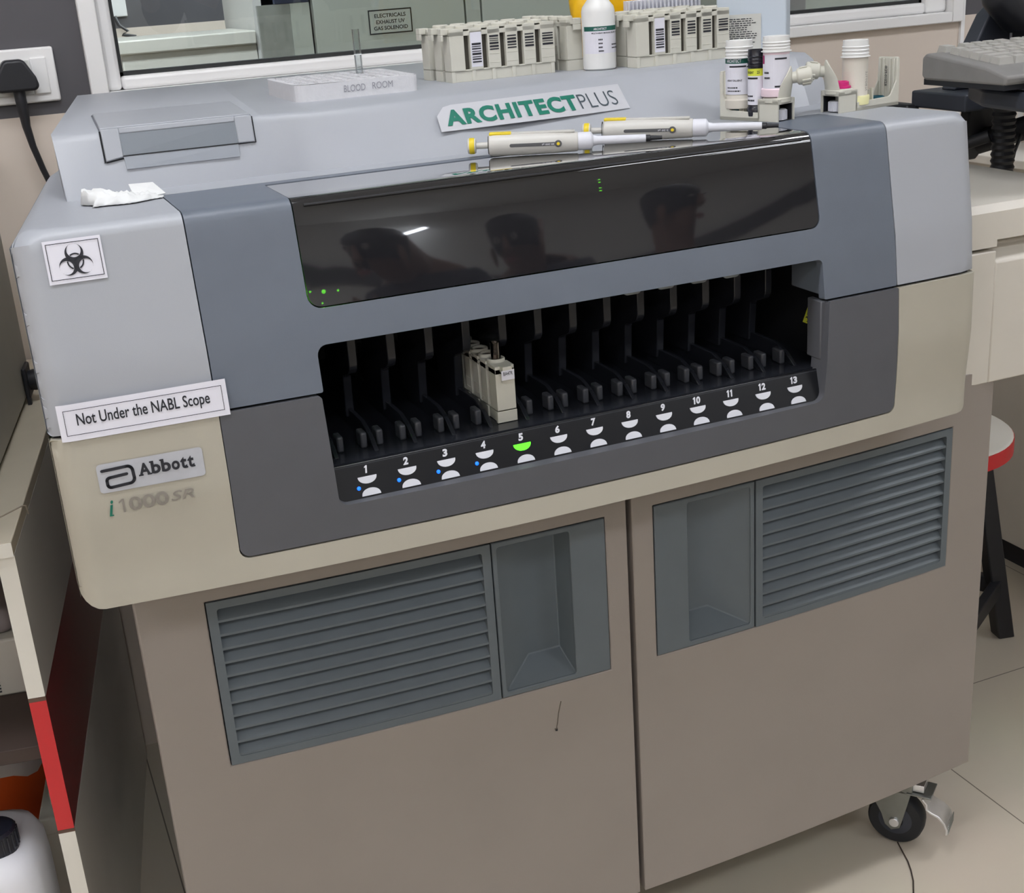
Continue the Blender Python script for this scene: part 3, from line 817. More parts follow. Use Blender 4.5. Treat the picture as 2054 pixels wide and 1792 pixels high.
# left end and right end (slanting)
L = [(-.545, .094, ZT - .004), (-.545, .156, HZ - .008), (-.542, .165, HZ), (-.46, .69, HZ), (-.475, .70, HZ - .01), (-.475, .70, 1.0), (-.545, .36, 1.0), (-.545, .12, 1.0)]
mb.add([(-.545, .094, ZT - .004), (-.545, .096 + .054 * .86, HZ - .008), (-.545, .154, HZ), (-.468, .69, HZ), (-.468, .70, HZ - .01), (-.468, .70, 1.0), (-.545, .094, 1.0)], [(0, 1, 2, 3, 4, 5, 6)], HOUSE)
xr = .365
mb.add([(xr, .142, ZT - .004), (xr, .1735, HZ - .008), (xr, .182, HZ), (xr, .69, HZ), (xr, .70, 1.0),
        (.418, .160, ZT - .004), (.400, .186, HZ - .008), (.394, .196, HZ), (.394, .66, HZ), (.418, .67, 1.0)],
       [(0, 5, 6, 1), (1, 6, 7, 2), (2, 7, 8, 3), (3, 8, 9, 4), (5, 9, 8, 7, 6)], HOUSE)
rear = mb.build('rear_housing', A, bevel=.006, smooth=50, seg=3)
# flat under-body so the hump is closed
mb = MB(); mb.prism([(-.53, .362), (.395, .362), (.395, .74), (-.468, .74)], .318, CREAM, Matrix.Translation((0, 0, .752))); mb.build('rear_body', A, bevel=.004)

# access lid on the hump; finger recess is slabs with its shade in the greys
mb = MB()
lx0, lx1 = -.499, -.347
def hump_front(x, t, o=0.0):
    for i in range(len(st) - 1):
        if x <= st[i + 1][0]:
            q = (x - st[i][0]) / (st[i + 1][0] - st[i][0]); yb = st[i][1] + q * (st[i + 1][1] - st[i][1]); yt = st[i][2] + q * (st[i + 1][2] - st[i][2]); break
    return Vector((x, yb + (yt - yb) * t - o, ZT + (HZ - ZT) * t + .3 * o))
def slab(mb, q, th, m):
    """q: four points ccw seen from outside"""
    n = (q[1] - q[0]).cross(q[3] - q[0]).normalized()
    v = [p + n * th for p in q] + [p - n * .004 for p in q]
    mb.add(v, [(0, 1, 2, 3), (7, 6, 5, 4), (0, 4, 5, 1), (1, 5, 6, 2), (2, 6, 7, 3), (3, 7, 4, 0)], m)
E0 = .0030
top = [Vector((lx0, hump_front(lx0, 1).y + .004, HZ)), Vector((lx1, hump_front(lx1, 1).y + .004, HZ)), Vector((lx1 + .015, .305, HZ)), Vector((lx0 + .012, .318, HZ))]
slab(mb, top, E0, HOUSE)
lo = .56; rl, rr = lx0 + .0175, lx1 - .0175
slab(mb, [hump_front(lx0, lo - .05), hump_front(rl, lo), hump_front(rl, 1.02), hump_front(lx0, 1.02)], E0, HOUSE)
slab(mb, [hump_front(rr, lo + .02), hump_front(lx1, lo + .02), hump_front(lx1, 1.02), hump_front(rr, 1.02)], E0, HOUSE)
slab(mb, [hump_front(rl, .93), hump_front(rr, .93), hump_front(rr, 1.02), hump_front(rl, 1.02)], E0, HOUSE)
lid = mb.build('access_lid', A, bevel=.001, smooth=30)
mb = MB()
REC = mat('recess_shade_grey', (124, 130, 137), .45, noise=.02)
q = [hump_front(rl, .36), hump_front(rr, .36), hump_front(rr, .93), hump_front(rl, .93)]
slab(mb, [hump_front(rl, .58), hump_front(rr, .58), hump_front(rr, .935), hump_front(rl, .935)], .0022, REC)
slab(mb, [hump_front(rl + .001, .36), hump_front(rr - .001, .36), hump_front(rr, .57), hump_front(rl, .57)], .0020, mat('recess_shade_grey_light', (150, 155, 162), .45, noise=.02))
mb.build('finger_recess', lid, smooth=0)
mb = MB()
def line(mb, pts, r=.0007, m=GAP): mb.tube(pts, r, m, 5)
line(mb, [top[0] + Vector((-.001, 0, .0006)), top[3] + Vector((-.001, 0, .0006)), top[2] + Vector((0, .001, .0006)), top[1] + Vector((.001, 0, .0006))], .0005, mat('fine_seam', (120, 124, 130), .6, noise=0))
line(mb, [hump_front(lx0 - .001, 1.0, .0006), hump_front(lx0 - .001, lo - .06, .0006)], .0009)
line(mb, [hump_front(lx0, lo - .06, .0006), hump_front(rl, lo - .02, .0006)], .0006)
line(mb, [hump_front(rl, .575, .0022), hump_front(rr, .575, .0022)], .0006)
line(mb, [hump_front(rr, lo + .01, .0006), hump_front(lx1 + .001, lo + .01, .0006), hump_front(lx1 + .001, 1.0, .0006)], .0006)
mb.build('lid_seam', lid)

# name plate on the hump
def HF(x0):
    def fn(u, v): 
        x = x0 + u; return hump_front(x, .40 + v / .0655, .0012)
    return fn
mb = MB()
hp = HF(-.145)
def hpo(o): return lambda u, v: hp(u, v) + Vector((0, -o, .3 * o))
pw, ph = .244, .0278
P2 = rounded([(.004, 0), (pw, .0), (pw - .003, ph), (.012, ph), (.0, .017)], [.003, .004, .004, .003, .003], 3)
vv = []; ff = []
nu = 24
lowf = lambda u: 0.0
for i in range(nu + 1):
    u = pw * i / nu
    lo_, hi_ = 0.0, ph
    if u < .012: hi_ = .017 + (ph - .017) * u / .012
    vv += [hpo(.0004)(u, lo_), hpo(.0004)(u, hi_)]
for i in range(nu): ff.append((2 * i, 2 * i + 2, 2 * i + 3, 2 * i + 1))
mb.add(vv, ff, PLATE)
np_ = mb.build('name_plate', A, smooth=30)
mb = MB()
fit_text(mb, 'ARCHITECT', .009, .0052, .169, .0172, hpo(.001), GREENI, bold=.045, space=1.12)
fit_text(mb, 'PLUS', .1805, .0058, .0515, .0160, hpo(.001), mat('slate_ink', (62, 74, 82), .5, noise=0), bold=-.012)
mb.build('lettering', np_, smooth=0)

# printed biohazard notice, scope notice, logo plate, model lettering
def SF(x0, s0, ang=0.0, o=.0012):
    ca, sa = math.cos(ang), math.sin(ang)
    return lambda u, v: S(x0 + u * ca - v * sa, s0 + u * sa + v * ca, o, rnd=True)
mb = MB(); bw, bh = .0495, .0375
rect_fn(mb, 0, 0, bw, bh, SF(-.5825, 1.0425), PAPER, 4, 4)
lab = mb.build('biohazard_notice', A, smooth=30)
mb = MB(); fn = SF(-.5825, 1.0425, 0, .0018)
frame_fn(mb, .0022, .0032, bw - .0044, bh - .0058, .0006, fn, INK)
c0 = Vector((bw / 2 + .0003, bh * .475)); 
def ring_c(mb, c, ro, ri, off, cut, m, n=44, gap=0.5):
    """crescent: outer circle minus an offset inner circle"""
    pts_o = []; pts_i = []
    for k in range(n + 1):
        a = off + gap + (2 * PI - 2 * gap) * k / n
        pts_o.append(c + Vector((math.cos(a), math.sin(a))) * ro)
        ci = c + Vector((math.cos(off), math.sin(off))) * cut
        pts_i.append(ci + Vector((math.cos(a), math.sin(a))) * ri)
    v = [fn(p.x, p.y) for p in pts_o] + [fn(p.x, p.y) for p in pts_i]
    mb.add(v, [(k, k + 1, n + 1 + k + 1, n + 1 + k) for k in range(n)], m)
for a in (90, 210, 330):
    ar = math.radians(a); d = Vector((math.cos(ar), math.sin(ar)))
    ring_c(mb, c0 + d * .0074, .0079, .0060, ar, .0021, INK, gap=.28)
    # arc of the middle ring inside each lobe
    v = []; n = 12
    for k in range(n + 1):
        t_ = ar - .62 + 1.24 * k / n; e = Vector((math.cos(t_), math.sin(t_)))
        v += [fn(*(c0 + e * .0060)), fn(*(c0 + e * .0073))]
    mb.add(v, [(2 * k, 2 * k + 2, 2 * k + 3, 2 * k + 1) for k in range(n)], INK)
    # stem towards the centre between lobes
    e = -d; pn = Vector((-e.y, e.x))
    q = [c0 + e * .0016 - pn * .0009, c0 + e * .0062 - pn * .0021, c0 + e * .0062 + pn * .0021, c0 + e * .0016 + pn * .0009]
    mb.add([fn(p.x, p.y) for p in q], [(0, 1, 2, 3)], INK)
mb.build('biohazard_symbol', lab, smooth=0)
mb = MB(); nw, nh = .1505, .0335
def notice_fn(o):
    def fn(u, v):
        a = S(-.5985 + u, .9045, .0016 + o); c = S(-.5985 + u, .9380, .0050 + o); return a + (c - a) * (v / nh) + Vector((0, 0, .002 * u))
    return fn
rect_fn(mb, 0, 0, nw, nh, notice_fn(0), PAPER, 24, 2)
lab = mb.build('scope_notice', A, smooth=30)
mb = MB(); fn = notice_fn(.0006)
frame_fn(mb, .005, .0052, nw - .0095, nh - .0105, .0005, fn, INK)
fit_text(mb, 'Not Under the NABL Scope', .0155, .0102, .1185, .0142, fn, INK, bold=.012)
mb.build('lettering', lab, smooth=0)
mb = MB(); aw, ah = .0955, .0280
rp = rounded([(0, 0), (aw, 0), (aw, ah), (0, ah)], .0035, 4)
fnp = SF(-.5745, .8505, .004, .0010)
mb.add([fnp(u, v) for u, v in rp], [tuple(range(len(rp)))], ALU)
lab = mb.build('logo_plate', A, smooth=0)
mb = MB(); fn = SF(-.5745, .8505, .004, .0016)
def stroke(mb, pts, wd, fn, m):
    for i in range(len(pts) - 1):
        a = Vector(pts[i]); c = Vector(pts[i + 1]); d = (c - a).normalized(); pn = Vector((-d.y, d.x)) * wd / 2
        q = [a - pn, c - pn, c + pn, a + pn]
        mb.add([fn(p.x, p.y) for p in q], [(0, 1, 2, 3)], m)
        for e in (a, c):
            mb.add([fn(e.x + wd / 2 * math.cos(2 * PI * k / 12), e.y + wd / 2 * math.sin(2 * PI * k / 12)) for k in range(12)], [tuple(range(12))], m)
mark = rounded([(.0045, .0215), (.0310, .0225), (.0318, .0060), (.0075, .0045), (.0073, .0140), (.0255, .0152)], [0, .0045, .0045, .003, .003, 0], 5)
stroke(mb, mark, .0029, fn, INK)
# slab-serif company name
nx = .0365; widths = [(.0112, 'A'), (.0092, 'b'), (.0092, 'b'), (.0082, 'o'), (.0066, 't'), (.0066, 't')]
for wd, ch in widths:
    hgt = {'A': .0122, 'b': .0126, 'o': .0088, 't': .0112}[ch]
    fit_text(mb, ch, nx, .0105, wd - .0008, hgt, fn, INK, bold=.035)
    if ch == 'A':
        for sx in (-.0006, .0072): rect_fn(mb, nx + sx, .0105, .0042, .0015, fn, INK)
    if ch == 'b': rect_fn(mb, nx - .0010, .0215, .0026, .0015, fn, INK)
    if ch == 't': rect_fn(mb, nx + .0030, .0105, .0034, .0016, fn, INK)
    nx += wd
mb.build('lettering', lab, smooth=0)
mb = MB(); fn = SF(-.5705, .8275, .0, .0018)
fit_text(mb, 'i', .0, .0, .0052, .0155, fn, GREENI, bold=.02, shear=.28)
rect_fn(mb, .0002, 0, .0038, .0013, fn, GREENI)
mb.add([fn(*p) for p in ((.0128, .0018), (.0148, .0018), (.0148, .0152), (.0130, .0152), (.0098, .0128), (.0098, .0112), (.0128, .0130))], [(0, 1, 2, 3, 6), (3, 4, 5, 6)], GREYI)
fit_text(mb, '000', .0185, .0018, .0360, .0135, fn, GREYI, bold=.02)
fit_text(mb, 'SR', .0565, .0040, .0215, .0098, fn, GREYI, bold=.005, shear=.25)
mb.build('model_lettering', A, smooth=0)

# side housing with its recessed grip, right of the loader
mb = MB()
def prism_x(mb, prof, x0, x1, m):
    """(y, z) profile swept along x"""
    n = len(prof); v = [(x0, y, z) for y, z in prof] + [(x1, y, z) for y, z in prof]
    f = [tuple(range(n)), tuple(range(2 * n - 1, n - 1, -1))] + [(i, n + i, n + (i + 1) % n, (i + 1) % n) for i in range(n)]
    mb.add(v, f[:2], m); k = len(mb.v) - 2 * n
    for q in f[2:]: mb.f.append(tuple(k + a for a in q)); mb.m.append(mb.mi(m))
prism_x(mb, [(-.004, .7265), (-.004, .9025), (.02, .9025), (.02, .907), (.60, .907), (.60, .7265)], .400, .5455, DEVB)
prism_x(mb, [(-.004, .7265), (-.004, .8870), (.024, .9025), (.024, .907), (.60, .907), (.60, .7265)], .5455, .722, DEVB)
sh = mb.build('side_housing', A, bevel=.002)
mb = MB()
prism_x(mb, [(-.004, .9075), (-.004, .952), (.004, .961), (.60, .966), (.60, .9075)], .400, .5455, DEVB)
prism_x(mb, [(.024, .9075), (-.004, .9165), (-.004, .952), (.004, .961), (.60, .966), (.60, .9075)], .5455, .722, DEVB)
mb.build('side_lid', sh, bevel=0)
# ------------------------------------------------------------------ things on the analyser
# tissue
def crumple(name, label, poly_rows, m, th=.0012):
    pass
t = thing('tissue', 'crumpled white tissue lying on the left shelf of the analyser', 'tissue', (-.497, .062, ZT))
mb = MB(); nu, nv = 26, 18; v = []; f = []
rr = random.Random(3)
for j in range(nv + 1):
    for i in range(nu + 1):
        a, c = i / nu, j / nv
        x = -.034 + .068 * a + .004 * math.sin(9 * c); y = -.030 + .052 * c + .004 * math.sin(7 * a + 1)
        h = .013 * math.sin(PI * min(1, c * 1.05)) ** .7 * (0.75 + .3 * math.sin(5 * a + 2 * c)) * (1 if a < .8 else max(.15, 1 - (a - .8) * 4))
        h += .0022 * math.sin(23 * a + 5 * c) * math.sin(17 * c + 4 * a) + .0012 * rr.uniform(-1, 1)
        if j in (0, nv) or i in (0, nu): h = .0008 + .0006 * abs(math.sin(i * 1.7 + j))
        v.append((x, y, max(.0006, h)))
for j in range(nv):
    for i in range(nu):
        q = j * (nu + 1) + i; f.append((q, q + 1, q + nu + 2, q + nu + 1))
mb.add(v, f, TISSUE, TM(rz=.12))
o = mb.build('wad', t, smooth=60); s_ = o.modifiers.new('solid', 'SOLIDIFY'); s_.thickness = .0006; s_.offset = 1
mb = MB()
mb.add([(.012, -.016, .001), (.043, -.003, .002), (.034, .012, .012), (.010, .006, .0135), (.0265, .0005, .0085)], [(0, 1, 4), (1, 2, 4), (2, 3, 4), (3, 0, 4)], TISSUE)
o = mb.build('loose_corner', t, smooth=0); s_ = o.modifiers.new('solid', 'SOLIDIFY'); s_.thickness = .0006; s_.offset = 1

# polystyrene tube block
t = thing('foam_tube_block', 'white polystyrene tube block with handwritten room name, on top of the analyser', 'tube block', (-.199, .297, HZ))
mb = MB(); W2, D2, HH = .0735, .078, .0185
poly = rounded([(-W2, -D2), (W2, -D2 + .004), (W2 + .002, D2), (-W2 + .002, D2)], [.016, .008, .006, .008], 5)
no = len(poly)
holes = []; hr = .0052
verts = [Vector(p) for p in poly]; edges = [(i, (i + 1) % no) for i in range(no)]
cen = [(-W2 + .0135 + i * .0147, -D2 + .0135 + j * .0147) for j in range(10) for i in range(10) if -W2 + .0135 + i * .0147 < W2 - .008 and -D2 + .0135 + j * .0147 < D2 - .008]
for (cx, cy) in cen:
    k = len(verts); n_ = 10
    verts += [Vector((cx + hr * math.cos(2 * PI * q / n_), cy + hr * math.sin(2 * PI * q / n_))) for q in range(n_)]
    edges += [(k + q, k + (q + 1) % n_) for q in range(n_)]
vo, eo, fo, *_ = delaunay_2d_cdt(verts, edges, [], 0, 1e-6)
keep = []
for fc in fo:
    cx = sum(vo[i].x for i in fc) / len(fc); cy = sum(vo[i].y for i in fc) / len(fc)
    if inside(poly, cx, cy) and not any((cx - a) ** 2 + (cy - c) ** 2 < (hr * .96) ** 2 for a, c in cen):
        a, c, d = [vo[i] for i in fc[:3]]
        keep.append(tuple(fc) if (c - a).cross(d - a) > 0 else tuple(fc[::-1]))
rj = random.Random(5)
tz = [HH + rj.uniform(-.0005, .0006) for _ in vo]
mb.add([(p.x, p.y, z) for p, z in zip(vo, tz)], keep, FOAM)
k0 = len(mb.v) - len(vo)
for i in range(no):
    a, c = poly[i], poly[(i + 1) % no]
    mb.add([(a[0], a[1], 0), (c[0], c[1], 0), (c[0], c[1], HH), (a[0], a[1], HH)], [(0, 1, 2, 3)], FOAM)
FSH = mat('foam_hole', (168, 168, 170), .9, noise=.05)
for (cx, cy) in cen:
    mb.lathe([(hr, HH + .0003), (hr * .95, .005)], FOAM, 10, T=TM((cx, cy, 0)), cap=False)
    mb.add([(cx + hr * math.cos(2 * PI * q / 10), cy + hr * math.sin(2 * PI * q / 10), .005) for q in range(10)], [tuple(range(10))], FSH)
mb.build('block', t, smooth=25)
mb = MB(); fn = plane_fn((-.018, -D2 + .0010, .006), (1, .027, 0), (0, 0, 1))
fit_text(mb, 'BLOOD', 0, .0006, .026, .0075, fn, GREYI if False else mat('pencil_grey', (142, 142, 150), .8, noise=0), bold=-.004, shear=.1)
fit_text(mb, 'ROOM', .0345, .0010, .0250, .0075, fn, mat('pencil_grey', (168, 168, 176), .8, noise=0), bold=-.004, shear=.05)
mb.build('handwriting', t, smooth=0)
# glass tube standing in it
t = thing('glass_test_tube', 'short clear test tube standing upright in the white tube block', 'test tube', (-.1665, .322, HZ + .005))
mb = MB(); mb.lathe([(.0012, .0), (.0038, .002), (.0046, .006), (.0046, .064), (.0049, .065), (.0040, .065), (.0038, .006), (.0012, .003)], CLEAR, 24, cap=False); mb.build('tube_wall', t, smooth=60)
mb = MB(); mb.lathe([(.0047, .0352), (.0049, .0358), (.0047, .0364)], mat('glass_ring', (236, 240, 242), .15, noise=0), 24, cap=False); mb.build('graduation_ring', t)

# sample racks: five tube wells in an ivory carrier
RL, RW, RH = .1415, .0215, .0620
def make_rack(name, label, group, loc, rz, bars=True, sticker=False, simple=False):
    t = thing(name, label, 'sample rack', loc, rz, group)
    mb = MB(); h0 = .0125
    # long axis x from 0 to RL, front face at y = 0
    mb.box(.0008, RL - .0008, .0012, RW - .0012, 0, h0, RACK)
    mb.box(0, RL, 0, RW, h0, h0 + .0016, RACK)
    eb = .0215; pitch = (RL - eb) / 5.0; sw = .0075
    mb.box(0, eb - sw * .35, 0, RW, h0, RH, RACK)
    x = eb - sw * .35; posts = []
    for i in range(5):
        x0 = x + sw; x1 = x0 + pitch - sw if i < 4 else RL
        posts.append((x0, x1)); mb.box(x0, x1, 0, RW, h0, RH, RACK); x = x1
    mb.box(0, RL, 0, RW, RH * .865, RH * .95, RACK)
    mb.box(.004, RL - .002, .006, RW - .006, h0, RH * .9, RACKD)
    for i in range(6):      # feet ribs
        xx = .0 + i * (RL - .006) / 5.0; mb.box(xx, xx + .0045, -.0005, RW + .0005, 0, h0, RACK)
    for (x0, x1) in posts:
        mb.box(x0 + .0015, x1 - .0015, -.0004, RW + .0004, .0195, .0202, RACK); mb.box(x0 + .0015, x1 - .0015, -.0004, RW + .0004, .0300, .0307, RACK)
    mb.build('carrier_body', t, bevel=.0007)
    mb = MB()
    for i in range(5):
        xc = posts[i][0] - sw / 2 if i else eb + sw * .15
        mb.lathe([(.0098, RH - .001), (.0098, RH + .0028), (.0088, RH + .0034), (.0074, RH + .0034), (.0074, RH - .001)], RACK, 20, T=TM((xc + .0005, RW / 2, 0)), cap=False)
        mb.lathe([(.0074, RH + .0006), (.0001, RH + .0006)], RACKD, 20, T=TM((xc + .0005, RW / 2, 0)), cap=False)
    mb.box(-.0085, .004, RW * .25, RW * .75, RH - .006, RH + .0012, RACK); mb.box(-.0085, -.0055, RW * .25, RW * .75, RH - .013, RH - .006, RACK)
    mb.build('tube_wells', t, bevel=.0005)
    if bars:
        rb = random.Random(11)
        for i, (x0, x1) in enumerate(posts):
            mb = MB()
            fn = plane_fn((x0, -.0003, 0), (1, 0, 0), (0, 0, 1)); w_ = x1 - x0
            if i == 0:
                rect_fn(mb, .0008, .0165, w_ - .0016, .0405, fn, PAPER); fn = plane_fn((x0, -.0006, 0), (1, 0, 0), (0, 0, 1)); z = .0215; z1 = .0445
            else: z = .0345; z1 = .0495
            while z < z1:
                hh = rb.choice((.0010, .0016, .0024)); rect_fn(mb, .0022, z, w_ - .0044, hh, fn, INK); z += hh + rb.choice((.0013, .0017))
            mb.build('barcode', t, smooth=0)
    return t
PZ_ = HZ
make_rack('sample_rack', 'front ivory sample rack of the left row, barcodes facing out, beside the white tube block', 'ivory sample racks on the analyser', (-.066, .270, PZ_), math.radians(2))
make_rack('sample_rack', 'ivory sample rack just behind the front rack of the left row', 'ivory sample racks on the analyser', (-.0665, .302, PZ_), math.radians(3), bars=False)
make_rack('sample_rack', 'rearmost ivory sample rack of the left row', 'ivory sample racks on the analyser', (-.070, .337, PZ_), math.radians(4), bars=False)
make_rack('sample_rack', 'ivory sample rack turned end-on beside the large reagent bottle', 'ivory sample racks on the analyser', (.1145, .277, PZ_), math.radians(94), bars=False)
make_rack('sample_rack', 'front ivory sample rack of the right row, barcodes facing out, beside the pale blue carton', 'ivory sample racks on the analyser', (.158, .214, PZ_), math.radians(5))
make_rack('sample_rack', 'ivory sample rack just behind the front rack of the right row', 'ivory sample racks on the analyser', (.160, .246, PZ_), math.radians(6), bars=False)
make_rack('sample_rack', 'rearmost ivory sample rack of the right row, behind the large bottle', 'ivory sample racks on the analyser', (.160, .280, PZ_), math.radians(7), bars=False)

# large reagent bottle
t = thing('reagent_bottle', 'large white reagent bottle with green-banded label between the rack rows', 'bottle', (.126, .2525, HZ))
mb = MB(); mb.lathe([(.018, 0), (.0205, .002), (.0208, .006), (.0208, .069), (.0205, .071), (.0195, .075), (.0125, .084), (.010, .087), (.0098, .092), (.0112, .0925), (.0112, .104), (.0102, .105)], MILK, 40); mb.build('bottle_body', t, smooth=40)
mb = MB(); mb.lathe([(.0119, .0935), (.0119, .108), (.011, .109)], PVC, 28); mb.build('cap', t)
R_ = .0210
mb = MB(); fn = cyl_fn(R_, .0205, math.radians(-175)); AW = R_ * math.radians(190)
rect_fn(mb, 0, 0, AW, .0265, fn, PAPER, nu=24); rect_fn(mb, 0, .0265, AW, .0055, fn, LABG, nu=24)
lab = mb.build('label', t, smooth=0)
mb = MB(); fn = cyl_fn(R_ + .0002, .0205, math.radians(-175))
fit_text(mb, 'ARCHITECT', AW * .22, .0278, AW * .24, .0026, fn, WHITEP, bold=.02)
fit_text(mb, 'MULTI-ASSAY MANUAL DILUENT  100 ml', AW * .18, .0232, AW * .62, .0018, fn, INK, bold=.02)
text_lines(mb, AW * .30, .002, AW * .10, .018, 4, fn, INK, 3); text_lines(mb, AW * .56, .005, AW * .24, .008, 2, fn, INK, 5)
mb.build('lettering', lab, smooth=0)

# yellow bag and white slotted tray behind the racks
t = thing('yellow_bag', 'bright yellow plastic bag bundle standing behind the sample racks', 'bag', (.292, .47, HZ))
mb = MB(); nu, nv = 26, 14; v = []; f = []
for j in range(nv + 1):
    for i in range(nu):
        a = 2 * PI * i / nu; h = .135 * j / nv
        rx = .098 * (1 + .05 * math.sin(5 * a + j * .6)) * (1 - .12 * (j / nv) ** 3); ry = .03 * (1 + .18 * math.sin(7 * a + j))
        v.append((rx * (abs(math.cos(a)) ** .6) * (1 if math.cos(a) > 0 else -1), ry * (abs(math.sin(a)) ** .6) * (1 if math.sin(a) > 0 else -1), h + .003 * math.sin(4 * a)))
for j in range(nv):
    for i in range(nu): f.append((j * nu + i, j * nu + (i + 1) % nu, (j + 1) * nu + (i + 1) % nu, (j + 1) * nu + i))
f.append(tuple(range(nu - 1, -1, -1))); f.append(tuple(nv * nu + i for i in range(nu)))
mb.add([(a, b_, max(0, c)) for a, b_, c in v], f, YBAG); mb.build('bag_body', t, smooth=60)
mb = MB(); mb.box(.070, .1045, -.034, .034, .028, .050, BROWNT); mb.build('tape_band', t, bevel=.003)
mb = MB(); mb.box(-.1045, -.072, -.034, .034, .030, .044, BROWNT); mb.build('tape_band', t, bevel=.003)
t = thing('slotted_tray', 'white slotted plastic tray leaning in front of the yellow bag', 'tray', (.308, .40, HZ))
mb = MB(); mb.box(-.062, .054, .006, .014, 0, .0735, WHITEP)
for k in range(19): mb.box(-.061 + k * .0062, -.0585 + k * .0062, 0, .006, 0, .0725, WHITEP)
mb.build('tray_body', t, bevel=.0006)

# pale blue carton
t = thing('carton', 'tall pale blue carton with a grey text sticker, right of the sample racks', 'carton', (.372, .2815, HZ), math.radians(-36.7))
mb = MB(); cw, cd = .0445, .0565; mb.box(-cw, cw, -cd, cd, 0, .155, BOXB); mb.build('carton_body', t, bevel=.0015)
mb = MB(); fn = plane_fn((-cw, -cd - .0006, 0), (1, 0, 0), (0, 0, 1))
fit_text(mb, 'ARCHITEC', .016, .006, .070, .0125, fn, BOXG, bold=.02)
mb.build('ghost_print', t, smooth=0)
mb = MB(); fn = plane_fn((-cw, -cd - .0012, 0), (1, .0, 0), (0, 0, 1))
rect_fn(mb, .0035, .0055, .0535, .0455, fn, STICK); lab = mb.build('text_sticker', t, smooth=0)
mb = MB(); fn = plane_fn((-cw, -cd - .0017, 0), (1, 0, 0), (0, 0, 1)); text_lines(mb, .006, .0075, .046, .040, 15, fn, INK, 9); mb.build('small_print', lab, smooth=0)

